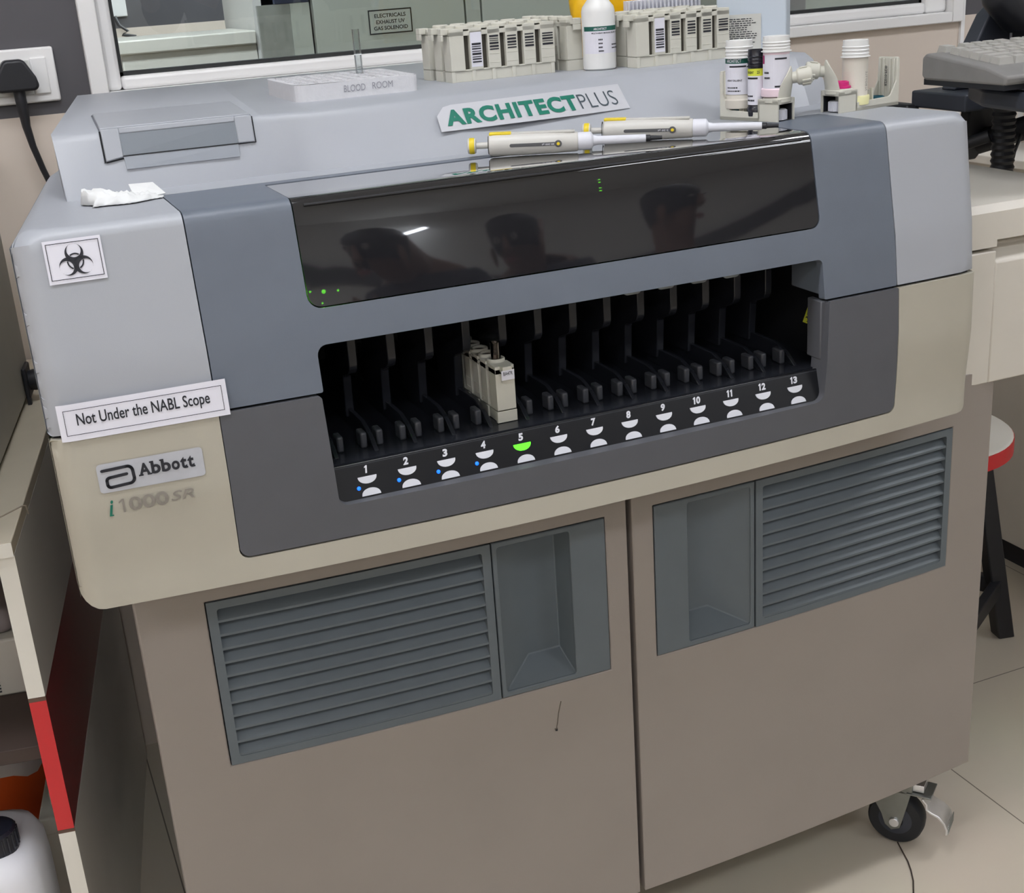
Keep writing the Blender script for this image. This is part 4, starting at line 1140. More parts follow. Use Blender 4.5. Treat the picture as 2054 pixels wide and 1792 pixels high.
# reagent carriers on the right of the cover
def make_carrier(label, loc, rz, opn, Lc):
    t = thing('reagent_carrier', label, 'bottle carrier', loc, rz, 'ivory reagent carriers')
    Wc = .031
    mb = MB()
    side = rounded([(.027, 0), (Lc, 0), (Lc, .055), (Lc - .003, .055), (Lc - .0042, .029), (Lc - .0145, .0115), (.030, .0100), (.027, .0100)], [0, 0, .002, .001, .006, .006, 0, 0], 4)
    for y in (0, Wc - .0022):
        mb.prism(side, .0022, RACK, Matrix.Translation((0, y + .0022, 0)) @ Matrix.Rotation(PI / 2, 4, 'X'))
    mb.box(.027, Lc, 0, Wc, 0, .004, RACK)
    mb.build('tray', t, bevel=.0006)
    mb = MB(); mb.box(Lc - .0036, Lc, .0008, Wc - .0008, .002, .056, RACK)
    for y in (.0035, .0095, .0195, .0255): mb.box(Lc - .0062, Lc - .0036, y, y + .002, .004, .0545, RACK)
    mb.box(Lc - .0, Lc + .0028, .004, .010, .040, .056, RACK)
    mb.build('back_wall', t, bevel=.0006)
    mb = MB()
    for y in (.0055, .0205): mb.box(.0605, .0625, y, y + .005, .003, .0235, RACK)
    mb.box(.0575, .0605, .009, .0225, .003, .0215, RACK); mb.build('divider', t, bevel=.0005)
    mb = MB()
    mb.box(0, .029, 0, .0024, 0, .024, RACK); mb.box(0, .029, Wc - .0024, Wc, 0, .024, RACK); mb.box(.0245, .0260, .003, Wc - .003, 0, .019, BLACK); mb.box(.002, .0245, .0024, .0030, .0005, .019, BLACK); mb.box(.002, .0245, Wc - .0030, Wc - .0024, .0005, .019, BLACK); mb.box(.0265, .0295, 0, Wc, 0, .0255, RACK); mb.box(0, .0275, 0, Wc, .0195, .0255, RACK)  # black liners put the shade inside the housing into the colour
    mb.lathe([(.0165, .0215), (.0165, .0262), (.0150, .0272)], RACK, 28, T=TM((.0135, Wc / 2, 0)))
    mb.build('knob_housing', t, bevel=.0007)
    mb = MB(); mb.lathe([(.0112, .0012), (.0112, .0122), (.0100, .0130)], WHITEP, 40, T=TM((.0135, Wc / 2, 0)))
    for k in range(30):
        a = 2 * PI * k / 30; mb.box(-.0004, .0004, -.0004, .0004, .0015, .0118, WHITEP, TM((.0135 + .0115 * math.cos(a), Wc / 2 + .0115 * math.sin(a), 0), a))
    mb.lathe([(.0036, .012), (.0036, .0195)], STEEL, 14, T=TM((.0135, Wc / 2, 0))); mb.build('ridged_knob', t)
    # scoop: a curved shell open towards the bottles
    mb = MB(); v = []; f = []; na, nh = 18, 10; cx, cy, r = .0140, Wc / 2, .0160
    for lay, rr_ in ((0, r), (1, r - .0018)):
        for i in range(na + 1):
            a = opn + PI / 2 + PI * i / na
            ph_ = (i / na - .5) * 2
            hmax = .0262 + .0345 * max(0, math.cos(min(PI / 2, abs(ph_) * PI / 2 * 1.02))) ** .50
            for j in range(nh + 1):
                h = .0262 + (hmax - .0262) * j / nh
                lean = .0030 * ((h - .026) / .034) ** 2
                bulge = rr_ + .0015 * math.sin(PI * (h - .026) / .04) - .0035 * max(0, (h - .046) / .015) ** 1.5
                v.append((cx + bulge * math.cos(a) - lean * math.cos(opn), cy + bulge * math.sin(a) - lean * math.sin(opn), h))
    n1 = (na + 1) * (nh + 1)
    for i in range(na):
        for j in range(nh):
            q = i * (nh + 1) + j; f.append((q, q + nh + 1, q + nh + 2, q + 1)); f.append((n1 + q, n1 + q + 1, n1 + q + nh + 2, n1 + q + nh + 1))
        q = i * (nh + 1) + nh; f.append((q, q + nh + 1, n1 + q + nh + 1, n1 + q))
    for i in (0, na):
        for j in range(nh):
            q = i * (nh + 1) + j; f.append((q, q + 1, n1 + q + 1, n1 + q))
    mb.add(v, f, RACK); mb.build('scoop', t, smooth=50)
    mb = MB(); T = Matrix.Translation((cx, cy, .0470)) @ Matrix.Rotation(opn, 4, 'Z') @ Matrix.Translation((-r + .0015, 0, 0)) @ Matrix.Rotation(math.radians(8), 4, 'Y')
    mb.lathe([(.0062, .002), (.0066, -.008), (.0092, -.0095), (.0098, -.013), (.0098, -.024), (.0085, -.0255)], RACK, 26, T=T, axis='x')
    mb.box(-.021, -.012, -.0045, .0045, .0092, .0104, RACK, T)
    for k in range(5):
        a = PI + (k - 2) * .55; mb.box(-.0235, -.0135, -.0013, .0013, .0090, .0112, RACK, T @ Matrix.Rotation(a, 4, 'X'))
    mb.build('finger_grip', t, bevel=.0006)
    return t, cy
def carrier_frame(loc, rz): return TM(loc, rz)
LA = (.258, .0305, ZT); RZA = math.radians(100.5)
def unit(p0, ax):
    return p0
PA = Vector((.241 + .983 * .031, .036 + .183 * .031, ZT)); RA_ = math.atan2(.954, -.30)
tA, cyA = make_carrier('ivory reagent carrier holding three bottles, its grip turned to the right', tuple(PA), RA_, math.radians(40), .087)
MA = TM(tuple(PA), RA_)
PB = Vector((.335, .042, ZT)); RB_ = math.atan2(.16, .987)
tB, cyB = make_carrier('ivory reagent carrier holding one unlabelled bottle, at the right edge of the analyser top', tuple(PB), RB_, math.radians(-40), .100)
MBm = TM(tuple(PB), RB_)
def cap(label, mp, X, z, r, m, name='septum_cap'):
    p = mp @ Vector((X, .0155, z))
    mb = MB(); mb.lathe([(r, 0), (r, .0022), (r * .82, .0026), (r * .80, .0072), (r * .70, .0078), (r * .62, .0042), (.0008, .0040)], m, 32)
    o = mb.build(name, None, smooth=50); o.location = p; return tag(o, label, 'cap', 'rubber bottle seals')
cap('magenta seal in the scoop of the right-hand carrier', MBm, .0160, .0274, .0128, PINK)
cap('teal seal in the tray of the right-hand carrier', MBm, .0775, .0040, .0125, TEAL)
cap('magenta seal under the pink-tinted bottle in the left-hand carrier', MA, .0150, .0274, .0128, PINK)
cap('teal seal under the green-banded bottle in the left-hand carrier', MA, .0700, .0040, .0122, TEAL)
def small_bottle(label, mp, X, z, h, r, body, base, Yo=.0155, thread=True, rot=0.0):
    p = mp @ Vector((X, Yo, z))
    t = thing('vial_bottle', label, 'bottle', tuple(p), rot, 'reagent bottles in the carriers')
    mb = MB(); nk = h * .74
    prof = [(r * .9, 0), (r * 1.12, .001), (r * 1.14, .004), (r * 1.12, h * .13), (r * 1.02, h * .15), (r, h * .155), (r, nk)]
    mb.lathe(prof, body, 36, cap=True); mb.build('bottle_body', t, smooth=40)
    mb = MB(); pr = [(r, nk), (r * 1.15, nk + .0004), (r * 1.15, nk + .0012), (r * 1.02, nk + .0016)]
    for k in range(3): z0 = nk + .0035 + k * (h - nk - .008) / 3; pr += [(r * 1.0, z0), (r * 1.07, z0 + .0009), (r * 1.0, z0 + .0022)]
    pr += [(r * .98, h), (r * .86, h), (r * .86, h - .006)]
    mb.lathe(pr, base, 36, cap=False); mb.lathe([(r * .87, h - .0035), (.0005, h - .0035)], base, 24, cap=False)
    mb.build('threaded_neck', t, smooth=30)
    return t
camd = math.atan2(-1.30, -.86)
def vial_label(t, r, z0, h, a0, a1, bands, prints):
    mb = MB(); fn = cyl_fn(r + .0003, z0, a0); W = (a1 - a0) * (r + .0003)
    for (v0, v1, m) in bands: rect_fn(mb, 0, v0 * h, W, (v1 - v0) * h, fn, m, nu=20)
    lab = mb.build('label', t, smooth=0)
    mb = MB(); fn2 = cyl_fn(r + .0005, z0, a0)
    for (tx, u, v_, w_, hh, m) in prints:
        if tx == '#': text_lines(mb, u * W, v_ * h, w_ * W, hh * h, 2, fn2, m, 4)
        elif tx == '=': rect_fn(mb, u * W, v_ * h, w_ * W, hh * h, fn2, m, nu=8)
        else: fit_text(mb, tx, u * W, v_ * h, w_ * W, hh * h, fn2, m, bold=.02)
    mb.build('print', lab, smooth=0)
b1 = small_bottle('tall white bottle with a green label band, at the rear of the left-hand carrier', MA, .0700, .0125, .078, .0158, MILKB, MILK)
A0, A1 = math.radians(-215), math.radians(-50)
vial_label(b1, .0160, .017, .042, A0, A1, [(0, .84, PAPER), (.84, 1, LABG)], [('ARCHITECT', .20, .87, .42, .09, WHITEP), ('=', .30, .74, .45, .045, INK), ('ASSAY DILUENT', .22, .36, .42, .05, INK), ('#', .22, .08, .40, .18, INK)])
b2 = small_bottle('slim black bottle with yellow-topped white label, in the middle of the left-hand carrier', MA, .0400, .0045, .076, .0098, BBOT, BBOT, Yo=.0205)
vial_label(b2, .0098, .014, .041, math.radians(-210), math.radians(-75), [(0, .80, PAPER), (.80, 1, LABY)], [('REAGENT', .12, .86, .40, .07, INK), ('25', .68, .86, .14, .08, INK), ('=', .10, .71, .62, .05, INK), ('#', .10, .10, .50, .24, INK)])
b3 = small_bottle('white bottle with pink-tinted base, standing in the scoop of the left-hand carrier', MA, .0150, .0275, .0675, .0152, MILKP, MILK)
vial_label(b3, .0152, .0095, .038, math.radians(-200), math.radians(-45), [(0, 1, PAPER)], [('=', .46, .86, .36, .05, INK), ('=', .46, .05, .36, .05, INK), ('#', .12, .30, .22, .30, INK)])
mb = MB(); fn = cyl_fn(.0152 + .0005, .0095, math.radians(-200)); rect_fn(mb, .0012, .028, .0040, .0095, fn, LABM, nu=4); mb.build('magenta_mark', b3, smooth=0)
b4 = small_bottle('translucent unlabelled bottle standing in the tray of the right-hand carrier', MBm, .0405, .0045, .076, .0152, MILKB, MILK)
mb = MB(); fn = cyl_fn(.0155, .018, math.radians(-105))
fit_text(mb, 'N.BOTTLE', .000, .0, .022, .004, lambda u, v: cyl_fn(.0155, .018, math.radians(-75))(v, u), mat('pen_grey', (120, 116, 114), .8, noise=0), bold=-.01)
mb.build('handwriting', b4, smooth=0)
mb = MB(); mb.lathe([(.0166, .001), (.0176, .002), (.0178, .0105), (.0168, .0122)], PALEY, 32); mb.build('base_collar', b4)
mb = MB(); fn = lambda u, v: MBm @ Vector((.100 - .0064, .0235 - v, .022 + u)); 
fit_text(mb, '8Z010-FDB', 0, .006, .024, .0036, fn, INK, bold=.02)
o = mb.build('part_number', tB, smooth=0); o.matrix_parent_inverse = MBm.inverted()

# pipettes
def make_pipette(label, p0, p1, txt):
    p0 = Vector(p0); p1 = Vector(p1); d = p1 - p0; Lp = d.length
    rz = math.atan2(d.y, d.x); ry = -math.asin(d.z / Lp)
    t = thing('pipette', label, 'pipette', tuple(p0), 0, 'single-channel pipettes')
    t.rotation_euler = (0, ry, rz)
    k = Lp / .205
    mb = MB(); mb.lathe([(r, x * k) for r, x in ((.0085, .0225), (.0112, .0235), (.0118, .027), (.0118, .060), (.0112, .092), (.0102, .1165), (.0088, .1178))], IVORY, 36, axis='x')
    mb.lathe([(.0098, .0222), (.0075, .0226)], RACKD, 24, axis='x', cap=False); mb.box(.045 * k, .114 * k, -.0045, .0045, .0100, .0124, IVORY); mb.build('grip_body', t, bevel=.0006, smooth=50)
    mb = MB(); mb.lathe([(r, x * k) for r, x in ((.0089, .1165), (.0094, .118), (.0094, .1305), (.0088, .1315), (.0056, .1335), (.0046, .138), (.0042, .188), (.0040, .1885))], WHITEP, 30, axis='x'); mb.build('shaft', t, smooth=40)
    mb = MB(); mb.lathe([(r, x * k) for r, x in ((.0034, .188), (.0034, .193), (.0026, .1935), (.0020, .2055))], BLACK, 20, axis='x'); mb.build('nozzle', t)
    mb = MB(); mb.lathe([(r, x * k) for r, x in ((.0034, .0075), (.0034, .0230))], IVORY, 20, axis='x'); mb.build('plunger_rod', t)
    mb = MB(); mb.lathe([(r, x * k) for r, x in ((.0066, .0), (.0080, .0008), (.0084, .0022))], IVORY, 28, axis='x'); mb.lathe([(r, x * k) for r, x in ((.0083, .0022), (.0085, .0026), (.0085, .0068), (.0080, .0076))], YELL, 28, axis='x'); mb.lathe([(r, x * k) for r, x in ((.0080, .0076), (.0076, .0088), (.0045, .0094))], IVORY, 28, axis='x'); mb.build('plunger_button', t)
    mb = MB(); mb.box(.0235 * k, .047 * k, -.0052, .0052, .0102, .0132, YELL); mb.build('tip_ejector', t, bevel=.001)
    # volume scale window facing the room
    rs = .01195
    sc_ = lambda u, v: Vector((u * k, -rs * math.cos(v / rs), rs * math.sin(v / rs)))
    mb = MB(); rect_fn(mb, .047, -.0018, .048, .0036, lambda u, v: sc_(u, v), mat('scale_grey', (84, 84, 86), .5, noise=0), nu=6, nv=3)
    mb.add([sc_(.047 - .0018 * math.sin(PI * q / 8), .0018 * math.cos(PI * q / 8)) for q in range(9)], [tuple(range(9))], mat('scale_grey', (84, 84, 86), .5, noise=0))
    w1 = mb.build('scale_strip', t, smooth=0)
    mb = MB(); rs += .0004
    mb.add([sc_(.0965 + .0038 * math.cos(2 * PI * q / 20), .0038 * math.sin(2 * PI * q / 20)) for q in range(20)], [tuple(range(20))], mat('scale_grey', (84, 84, 86), .5, noise=0)); rs += .0004
    mb.add([sc_(.0965 + .0017 * math.cos(2 * PI * q / 16), .0017 * math.sin(2 * PI * q / 16)) for q in range(16)], [tuple(range(16))], YELL)
    mb.build('volume_dial', w1, smooth=0)
    mb = MB(); wtx = .013 if len(txt) > 7 else .011
    fit_text(mb, txt, 0, 0, wtx, .0021, lambda u, v: sc_(.0925 - u, .0011 - v), WHITEP, bold=.02)
    mb.build('lettering', w1, smooth=0)
    return t
make_pipette('ivory pipette with yellow plunger lying nearest the window edge, its tip over the smoked window', (-.1335, .0560, ZT + .0125), (.0520, -.0340, ZT + .0095), '20-200 µl')
make_pipette('ivory pipette with yellow plunger lying behind the other, its tip by the reagent carriers', (.0080, .0660, ZT + .0125), (.1850, -.0530, ZT + .0095), '2-20 µl')

# rack loaded in the fifth slot, with a tube
xr5 = X1 + 4 * PITCH
t = make_rack('sample_rack', 'ivory sample rack loaded in slot five of the analyser, standing above the lit lamp', 'ivory sample racks on the analyser', (xr5 + RW / 2, -.056, .8265), PI / 2, bars=False)
mb = MB(); fn = plane_fn((-.0006 - .0086, RW, .050), (0, -1, 0), (0, 0, 1)); rect_fn(mb, .0035, -.001, RW - .007, .0105, plane_fn((-.0088, RW, .050), (0, -1, 0), (0, 0, 1)), PAPER)
fit_text(mb, 'BA47R', .0055, .004, RW - .011, .004, fn, INK, bold=.01); mb.build('rack_number', t, smooth=0)
tb = thing('sample_tube', 'small clear sample tube standing in the loaded rack of slot five', 'test tube', (xr5, -.034, .8265 + RH + .0007))
mb = MB(); mb.lathe([(.0052, 0), (.0054, .004), (.0054, .0195), (.0058, .0200), (.0048, .0200), (.0046, .001)], glass('tube_plastic', (206, 200, 196), 1.6), 22, cap=False); mb.lathe([(.0045, .0), (.0045, .007)], mat('tube_content', (190, 176, 168), .4, noise=0), 18); mb.build('tube_wall', tb, smooth=40)

# ------------------------------------------------------------------ wall socket and lead at the left
t = thing('wall_socket', 'white switched socket plate on the charcoal tile band, left of the window', 'socket', (-.535, YW, 1.172))
mb = MB(); mb.box(-.10, .058, -.010, 0, -.039, .040, PVC); mb.build('cover_plate', t, bevel=.003)
mb = MB(); mb.box(-.035, .0215, -.0125, -.0095, -.027, .024, mat('socket_face', (214, 214, 210), .4, noise=0)); mb.build('socket_face', t, bevel=.0015)
mb = MB(); mb.box(.0225, .0455, -.0135, -.0095, -.027, .026, PVC); mb.build('switch_rocker', t, bevel=.002)
t = thing('power_plug', 'black three-pin plug in the white wall socket, its lead hanging down', 'plug', (-.535, YW - .0125, 1.172))
mb = MB(); prof = rounded([(-.034, -.019), (.030, -.019), (.026, .000), (.012, .026), (-.016, .026), (-.032, .000)], [.008, .008, .012, .010, .010, .012], 5)
mb.prism(prof, .034, NAVY if False else BLACK, Matrix.Rotation(PI / 2, 4, 'X')); mb.build('plug_body', t, bevel=.004, seg=3)
mb = MB(); cur = [(-.001, -.018, -.015), (-.001, -.020, -.032), (.000, -.019, -.05), (.000, -.018, -.07), (.004, -.018, -.10), (.012, -.018, -.135), (.022, -.018, -.17), (.036, -.02, -.21), (.05, -.02, -.26), (.06, -.02, -.34), (.065, -.02, -.5)]
mb.tube(cur, [.0085, .0082, .0078, .0062, .0050, .0046, .0045, .0045, .0045, .0045, .0045], BLACK, 12); mb.build('lead', t, smooth=60)

# ------------------------------------------------------------------ bench at the left
ang = math.atan2(1, .17) - PI / 2
BX, BY = -.6625, .10
t = thing('workbench', 'white laminate workbench with a red-banded side panel, left of the analyser', 'bench', (BX, BY, 0), ang)
bl = .76
mb = MB(); mb.box(-1.35, .0, -.004, bl, .731, .747, mat('bench_top_cream', (206, 196, 176), .35, noise=.03)); mb.build('bench_top', t, bevel=.0012)
sp = None
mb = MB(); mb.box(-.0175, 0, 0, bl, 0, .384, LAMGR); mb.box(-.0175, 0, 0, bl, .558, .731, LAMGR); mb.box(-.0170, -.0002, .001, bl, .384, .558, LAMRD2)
mb.build('side_panel', t, smooth=0)
mb = MB(); mb.box(-1.35, .0004, -.0052, -.004, .7312, .7465, LAMWH); mb.build('top_edge_band', t, smooth=0)
mb = MB(); mb.box(-.0180, .0003, -.0012, .0004, 0, .381, LAMWH); mb.build('edge_band', t, smooth=0)
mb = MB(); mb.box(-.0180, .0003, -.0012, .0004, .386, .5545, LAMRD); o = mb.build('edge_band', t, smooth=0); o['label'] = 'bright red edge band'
mb = MB(); mb.box(-.0180, .0003, -.0012, .0004, .560, .7305, LAMWH); mb.build('edge_band', t, smooth=0)
mb = MB(); mb.box(-.0182, .0004, -.0008, .0010, .3805, .3865, EDGEBR); mb.build('raw_edge', t, smooth=0); mb = MB(); mb.box(-.0182, .0004, -.0008, .0010, .5545, .5605, EDGEBR); mb.build('raw_edge', t, smooth=0)
mb = MB(); mb.box(-1.35, -.018, .02, bl - .02, .470, .488, DARKC); mb.build('shelf', t, bevel=.001)
mb = MB(); mb.box(-1.35, -.018, bl - .02, bl, .0, .731, DARKC); mb.build('back_panel', t, smooth=0)
mb = MB(); mb.box(-1.35, -1.332, 0, bl - .02, 0, .731, LAMGR); mb.build('far_side_panel', t, smooth=0)
MW = TM((BX, BY, 0), ang)
# grey device standing on it with a black plug in its side
t = thing('bench_device', 'pale grey boxy instrument standing on the workbench', 'instrument', tuple(MW @ Vector((-.183, .32, .747))), ang)
mb = MB(); mb.box(-.17, .1450, -.36, .26, .004, .40, DEVG); mb.build('casing', t, bevel=.008, seg=3)
mb = MB(); mb.box(-.165, .1400, -.355, .255, 0, .004, RUBBER); mb.build('foot_pad', t)
t = thing('connector', 'black connector plugged into the side of the grey instrument', 'plug', tuple(MW @ Vector((-.012, .52, .778))), ang)
mb = MB(); mb.box(-.0245, -.0185, -.020, .022, -.022, .022, BLACK); mb.build('flange', t, bevel=.002)
mb = MB(); mb.lathe([(.014, -.0185), (.015, -.012), (.0145, .012), (.011, .020)], BLACK, 24, axis='x'); mb.build('plug_barrel', t)
mb = MB(); mb.tube([(.015, 0, 0), (.03, .0, -.004), (.035, .02, -.02), (.036, .05, -.03)], .004, BLACK, 10); mb.build('lead', t)
mb = MB(); mb.box(-.024, -.019, -.020, -.012, -.0305, -.02, BLACK); mb.build('flange_leg', t)
# things under the bench
def at_b(x, y, z=0): return tuple(MW @ Vector((x, y, z)))
t = thing('jerrycan', 'white plastic jerrycan with black screw cap, on the floor under the bench', 'canister', at_b(-.155, .06), ang)
mb = MB()
n_ = 28; v = []; f = []
rows = [(.0, .93), (.006, 1), (.30, 1), (.325, .985), (.345, .90), (.352, .74), (.354, .5)]
for z, k in rows:
    for i in range(n_):
        a = 2 * PI * i / n_; cx = abs(math.cos(a)) ** .45 * (1 if math.cos(a) > 0 else -1); cy = abs(math.sin(a)) ** .45 * (1 if math.sin(a) > 0 else -1)
        v.append((.105 * k * cx, .075 * k * cy, z))
for j in range(len(rows) - 1):
    for i in range(n_): f.append((j * n_ + i, j * n_ + (i + 1) % n_, (j + 1) * n_ + (i + 1) % n_, (j + 1) * n_ + i))
f.append(tuple(range(n_ - 1, -1, -1))); f.append(tuple((len(rows) - 1) * n_ + i for i in range(n_)))
mb.add(v, f, CAN); mb.build('can_body', t, smooth=50)
mb = MB(); mb.lathe([(.026, .350), (.026, .376), (.023, .379)], BBOT, 28, T=TM((.058, -.02, 0)))
for k in range(24): mb.box(-.0008, .0008, -.0008, .0008, .353, .374, BBOT, TM((.058 + .0263 * math.cos(k * PI / 12), -.02 + .0263 * math.sin(k * PI / 12), 0)))
mb.build('screw_cap', t)
mb = MB(); mb.tube([(-.085, 0, .345), (-.07, 0, .375), (-.01, 0, .385), (.01, 0, .350)], .010, CAN, 12); mb.build('handle', t)
t = thing('bottle_crate', 'cream crate with two capped necks on the floor behind the jerrycan', 'crate', at_b(-.052, .27), ang)
mb = MB(); mb.box(-.03, .028, -.05, .05, 0, .26, RACK); mb.build('crate_body', t, bevel=.004)
mb = MB(); mb.box(-.033, .031, -.053, .053, .235, .262, RACK); mb.build('rim', t, bevel=.003)
for y in (-.025, .02):
    mb = MB(); mb.lathe([(.016, .262), (.018, .27), (.018, .287), (.012, .292), (.012, .300)], RACK, 20, T=TM((0, y, 0))); mb.build('neck', t)
t = thing('waste_bin', 'orange bin lined with a white plastic film, under the bench', 'bin', at_b(-.205, .45), ang)
mb = MB(); mb.lathe([(.10, 0), (.118, .30), (.120, .30), (.120, .30)], ORANGE, 32); mb.build('bin_body', t)
mb = MB()
v = []; f = []
for j, (r, z) in enumerate(((.121, .25), (.125, .28), (.124, .312), (.116, .318), (.106, .30))):
    for i in range(40):
        a = 2 * PI * i / 40; q = r * (1 + .03 * math.sin(6 * a + j)); v.append((q * math.cos(a), q * math.sin(a), z + .010 * math.sin(4 * a + .5) + .004 * math.sin(11 * a)))
for j in range(4):
    for i in range(40): f.append((j * 40 + i, j * 40 + (i + 1) % 40, (j + 1) * 40 + (i + 1) % 40, (j + 1) * 40 + i))
mb.add(v, f, FILM); mb.build('liner', t, smooth=60)
t = thing('cardboard_box', 'brown cardboard box on the floor at the back under the bench', 'box', at_b(-.13, .64), ang)
mb = MB(); mb.box(-.11, .10, -.06, .06, 0, .40, BROWNC); mb.build('box_body', t, bevel=.002)
mb = MB(); mb.box(-.113, .103, -.063, .063, .36, .405, DARKC); mb.build('box_lid', t, bevel=.002)
t = thing('perforated_box', 'grey box with a dotted strip, on the shelf inside the bench', 'box', at_b(-.135, .24, .488), ang)
mb = MB(); mb.box(-.11, .095, -.09, .09, 0, .075, DEVG); mb.build('box_body', t, bevel=.003)
mb = MB()
for k in range(16): mb.box(.055, .0585, -.0906, -.09, .006 + k * .0042, .008 + k * .0042, INK)
for k in range(12): mb.box(.0951, .0956, -.08 + k * .013, -.076 + k * .013, .05, .054, INK)
mb.build('dot_strip', t, smooth=0)
t = thing('folded_cloth', 'grey folded bag lying on top of the dotted grey box', 'bag', at_b(-.14, .24, .563), ang)
mb = MB(); mb.box(-.10, .09, -.08, .08, 0, .035, mat('mauve_grey_cloth', (120, 112, 112), .8, noise=.1)); mb.build('folded_body', t, bevel=.014, seg=4)
t = thing('loose_thread', 'short pale thread hanging over the edge of the bench top', 'thread', (0, 0, 0))
mb = MB(); mb.tube([MW @ Vector(p) for p in ((-.05, .04, .7476), (-.02, .075, .7478), (0, .10, .7478), (.003, .104, .746), (.004, .106, .735))], .0008, mat('thread_beige', (170, 158, 140), .8, noise=0), 6); mb.build('strand', t)

# ------------------------------------------------------------------ right side: keyboard station, stool, cabinet
t = thing('keyboard', 'grey full-size keyboard on a swing-out tray at the right of the analyser', 'keyboard', (.606, .07, 1.094))
mb = MB(); prism_x(mb, [(-.004, 0), (-.006, .012), (.03, .022), (.148, .036), (.156, .030), (.156, .006), (.150, 0)], 0, .46, KEYB); mb.build('case', t, bevel=.004, seg=3)
mb = MB(); mb.box(.002, .458, -.002, .152, -.006, .002, RUBBER); mb.build('base', t)
mb = MB()
def key(x, y, w_, d, z, h=.010):
    a = .0022
    v = [(x, y, z), (x + w_, y, z), (x + w_, y + d, z), (x, y + d, z), (x + a, y + a * .6, z + h), (x + w_ - a, y + a * .6, z + h), (x + w_ - a, y + d - a * 1.4, z + h * 1.12), (x + a, y + d - a * 1.4, z + h * 1.12), (x + w_ / 2, y + d * .45, z + h * .94)]
    mb.add(v, [(0, 1, 5, 4), (1, 2, 6, 5), (2, 3, 7, 6), (3, 0, 4, 7), (4, 5, 8), (5, 6, 8), (6, 7, 8), (7, 4, 8)], KEYC)
kp = .0208
for r in range(6):
    y = .034 + r * .0195 + (.006 if r == 5 else 0); z = .0215 + .0023 * r; x = .024
    ks = [[1.3, 1.2, 1.2, 6, 1.2, 1.2, 1.2, 1.3], [2.2] + [1] * 10 + [2.4], [1.7] + [1] * 11 + [1.9], [1.5] + [1] * 12 + [1.1], [1] * 13 + [1.6], [1, .6] + [1] * 4 + [.4] + [1] * 4 + [.3] + [1] * 3]
    for kx in ks[r]:
        if not (r == 5 and kx < 1) and x + kx * kp < .44: key(x + .0007, y + .0007, kx * kp - .0014, .0181, z)
        x += kx * kp
mb.build('keys', t, smooth=0)
t = thing('keyboard_tray', 'black swing-out tray with a grey wrist rest, under the keyboard', 'tray', (.606, .03, 1.058))
mb = MB(); mb.prism(rounded([(.02, -.03), (.5, -.03), (.5, .22), (.10, .22), (.04, .12)], [.03, .01, .02, .05, .05], 6), .026, NAVY, TM((0, 0, 0))); mb.build('tray_plate', t, bevel=.006, seg=3)
mb = MB(); mb.prism(rounded([(.022, -.032), (.5, -.032), (.5, .024), (.022, .024)], [.012, .004, .004, .012], 5), .022, REST, TM((0, 0, .0285))); mb.build('wrist_rest', t, bevel=.004, seg=3)
mb = MB(); mb.prism(rounded([(.03, .02), (.45, .02), (.45, .20), (.03, .20)], .02, 5), .0012, RUBBER, TM((0, 0, .0285))); mb.build('grip_mat', t)
mb = MB(); mb.tube([(.30, .10, .002), (.24, .22, -.05), (.20, .30, -.08)], .018, BLACK, 14); mb.build('swing_arm', t)
t = thing('monitor_stand', 'black upright monitor stand behind the keyboard', 'stand', (.86, .36, 0))
mb = MB(); mb.prism([(-.105, 1.06), (.20, 1.06), (.20, 1.20), (.00, 1.20), (-.045, 1.165)], .03, NAVY, Matrix.Rotation(PI / 2, 4, 'X')); mb.build('neck_panel', t, bevel=.003)
mb = MB(); mb.prism([(-.135, 1.035), (.20, 1.035), (.20, 1.06), (-.135, 1.06)], .12, NAVY, Matrix.Translation((0, .03, 0)) @ Matrix.Rotation(PI / 2, 4, 'X')); mb.build('base_bracket', t, bevel=.003)
mb = MB(); mb.box(-.195, -.143, .02, .08, .9665, 1.035, BLACK); mb.box(-.15, -.125, .02, .08, 1.02, 1.04, BLACK); mb.build('post', t, bevel=.004)
mb = MB(); mb.prism([(-.09, .955), (-.065, .955), (.02, 1.036), (-.08, 1.036)], .02, BLACK, Matrix.Translation((0, -.02, 0)) @ Matrix.Rotation(PI / 2, 4, 'X')); mb.build('brace', t, bevel=.002)
mb = MB(); mb.lathe([(.002, 1.065), (.002, 1.15)], CHROME, 10, T=TM((-.005, -.033, 0))); mb.build('steel_pin', t)
t = thing('monitor', 'black monitor whose lower edge with buttons shows at the upper right', 'monitor', (.955, .285, 1.2))
mb = MB(); mb.box(-.17, .3, -.02, .03, -.012, .32, BLACK); mb.tube([(-.165, .0, .02), (-.165, .0, -.01), (-.14, .0, -.035), (.0, 0, -.042), (.3, 0, -.042)], [.024, .026, .026, .026, .026], BLACK, 16); mb.build('housing', t, bevel=.006, seg=3, smooth=50)
mb = MB()
for r in range(3):
    for c in range(2): mb.lathe([(.0042, -.0), (.0038, -.004)], NAVY, 14, axis='y', T=TM((-.10 + c * .016, -.025, -.026 - r * .012 + c * .002)))
mb.build('buttons', t)
mb = MB(); mb.box(-.128, -.088, -.0290, -.026, -.062, -.0545, DEVG); mb.build('badge', t)
t = thing('corrugated_hose', 'black corrugated cable hose hanging below the keyboard tray', 'hose', (.775, .24, .9))
mb = MB(); pts = []; rs = []
for k in range(64):
    q = k / 63.0; pts.append((.004 * math.sin(q * 3) - .005, 0, .154 - .30 * q)); rs.append(.0175 if k % 2 else .0152)
mb.tube(pts, rs, BLACK, 18); mb.build('ribbed_sleeve', t, smooth=20)
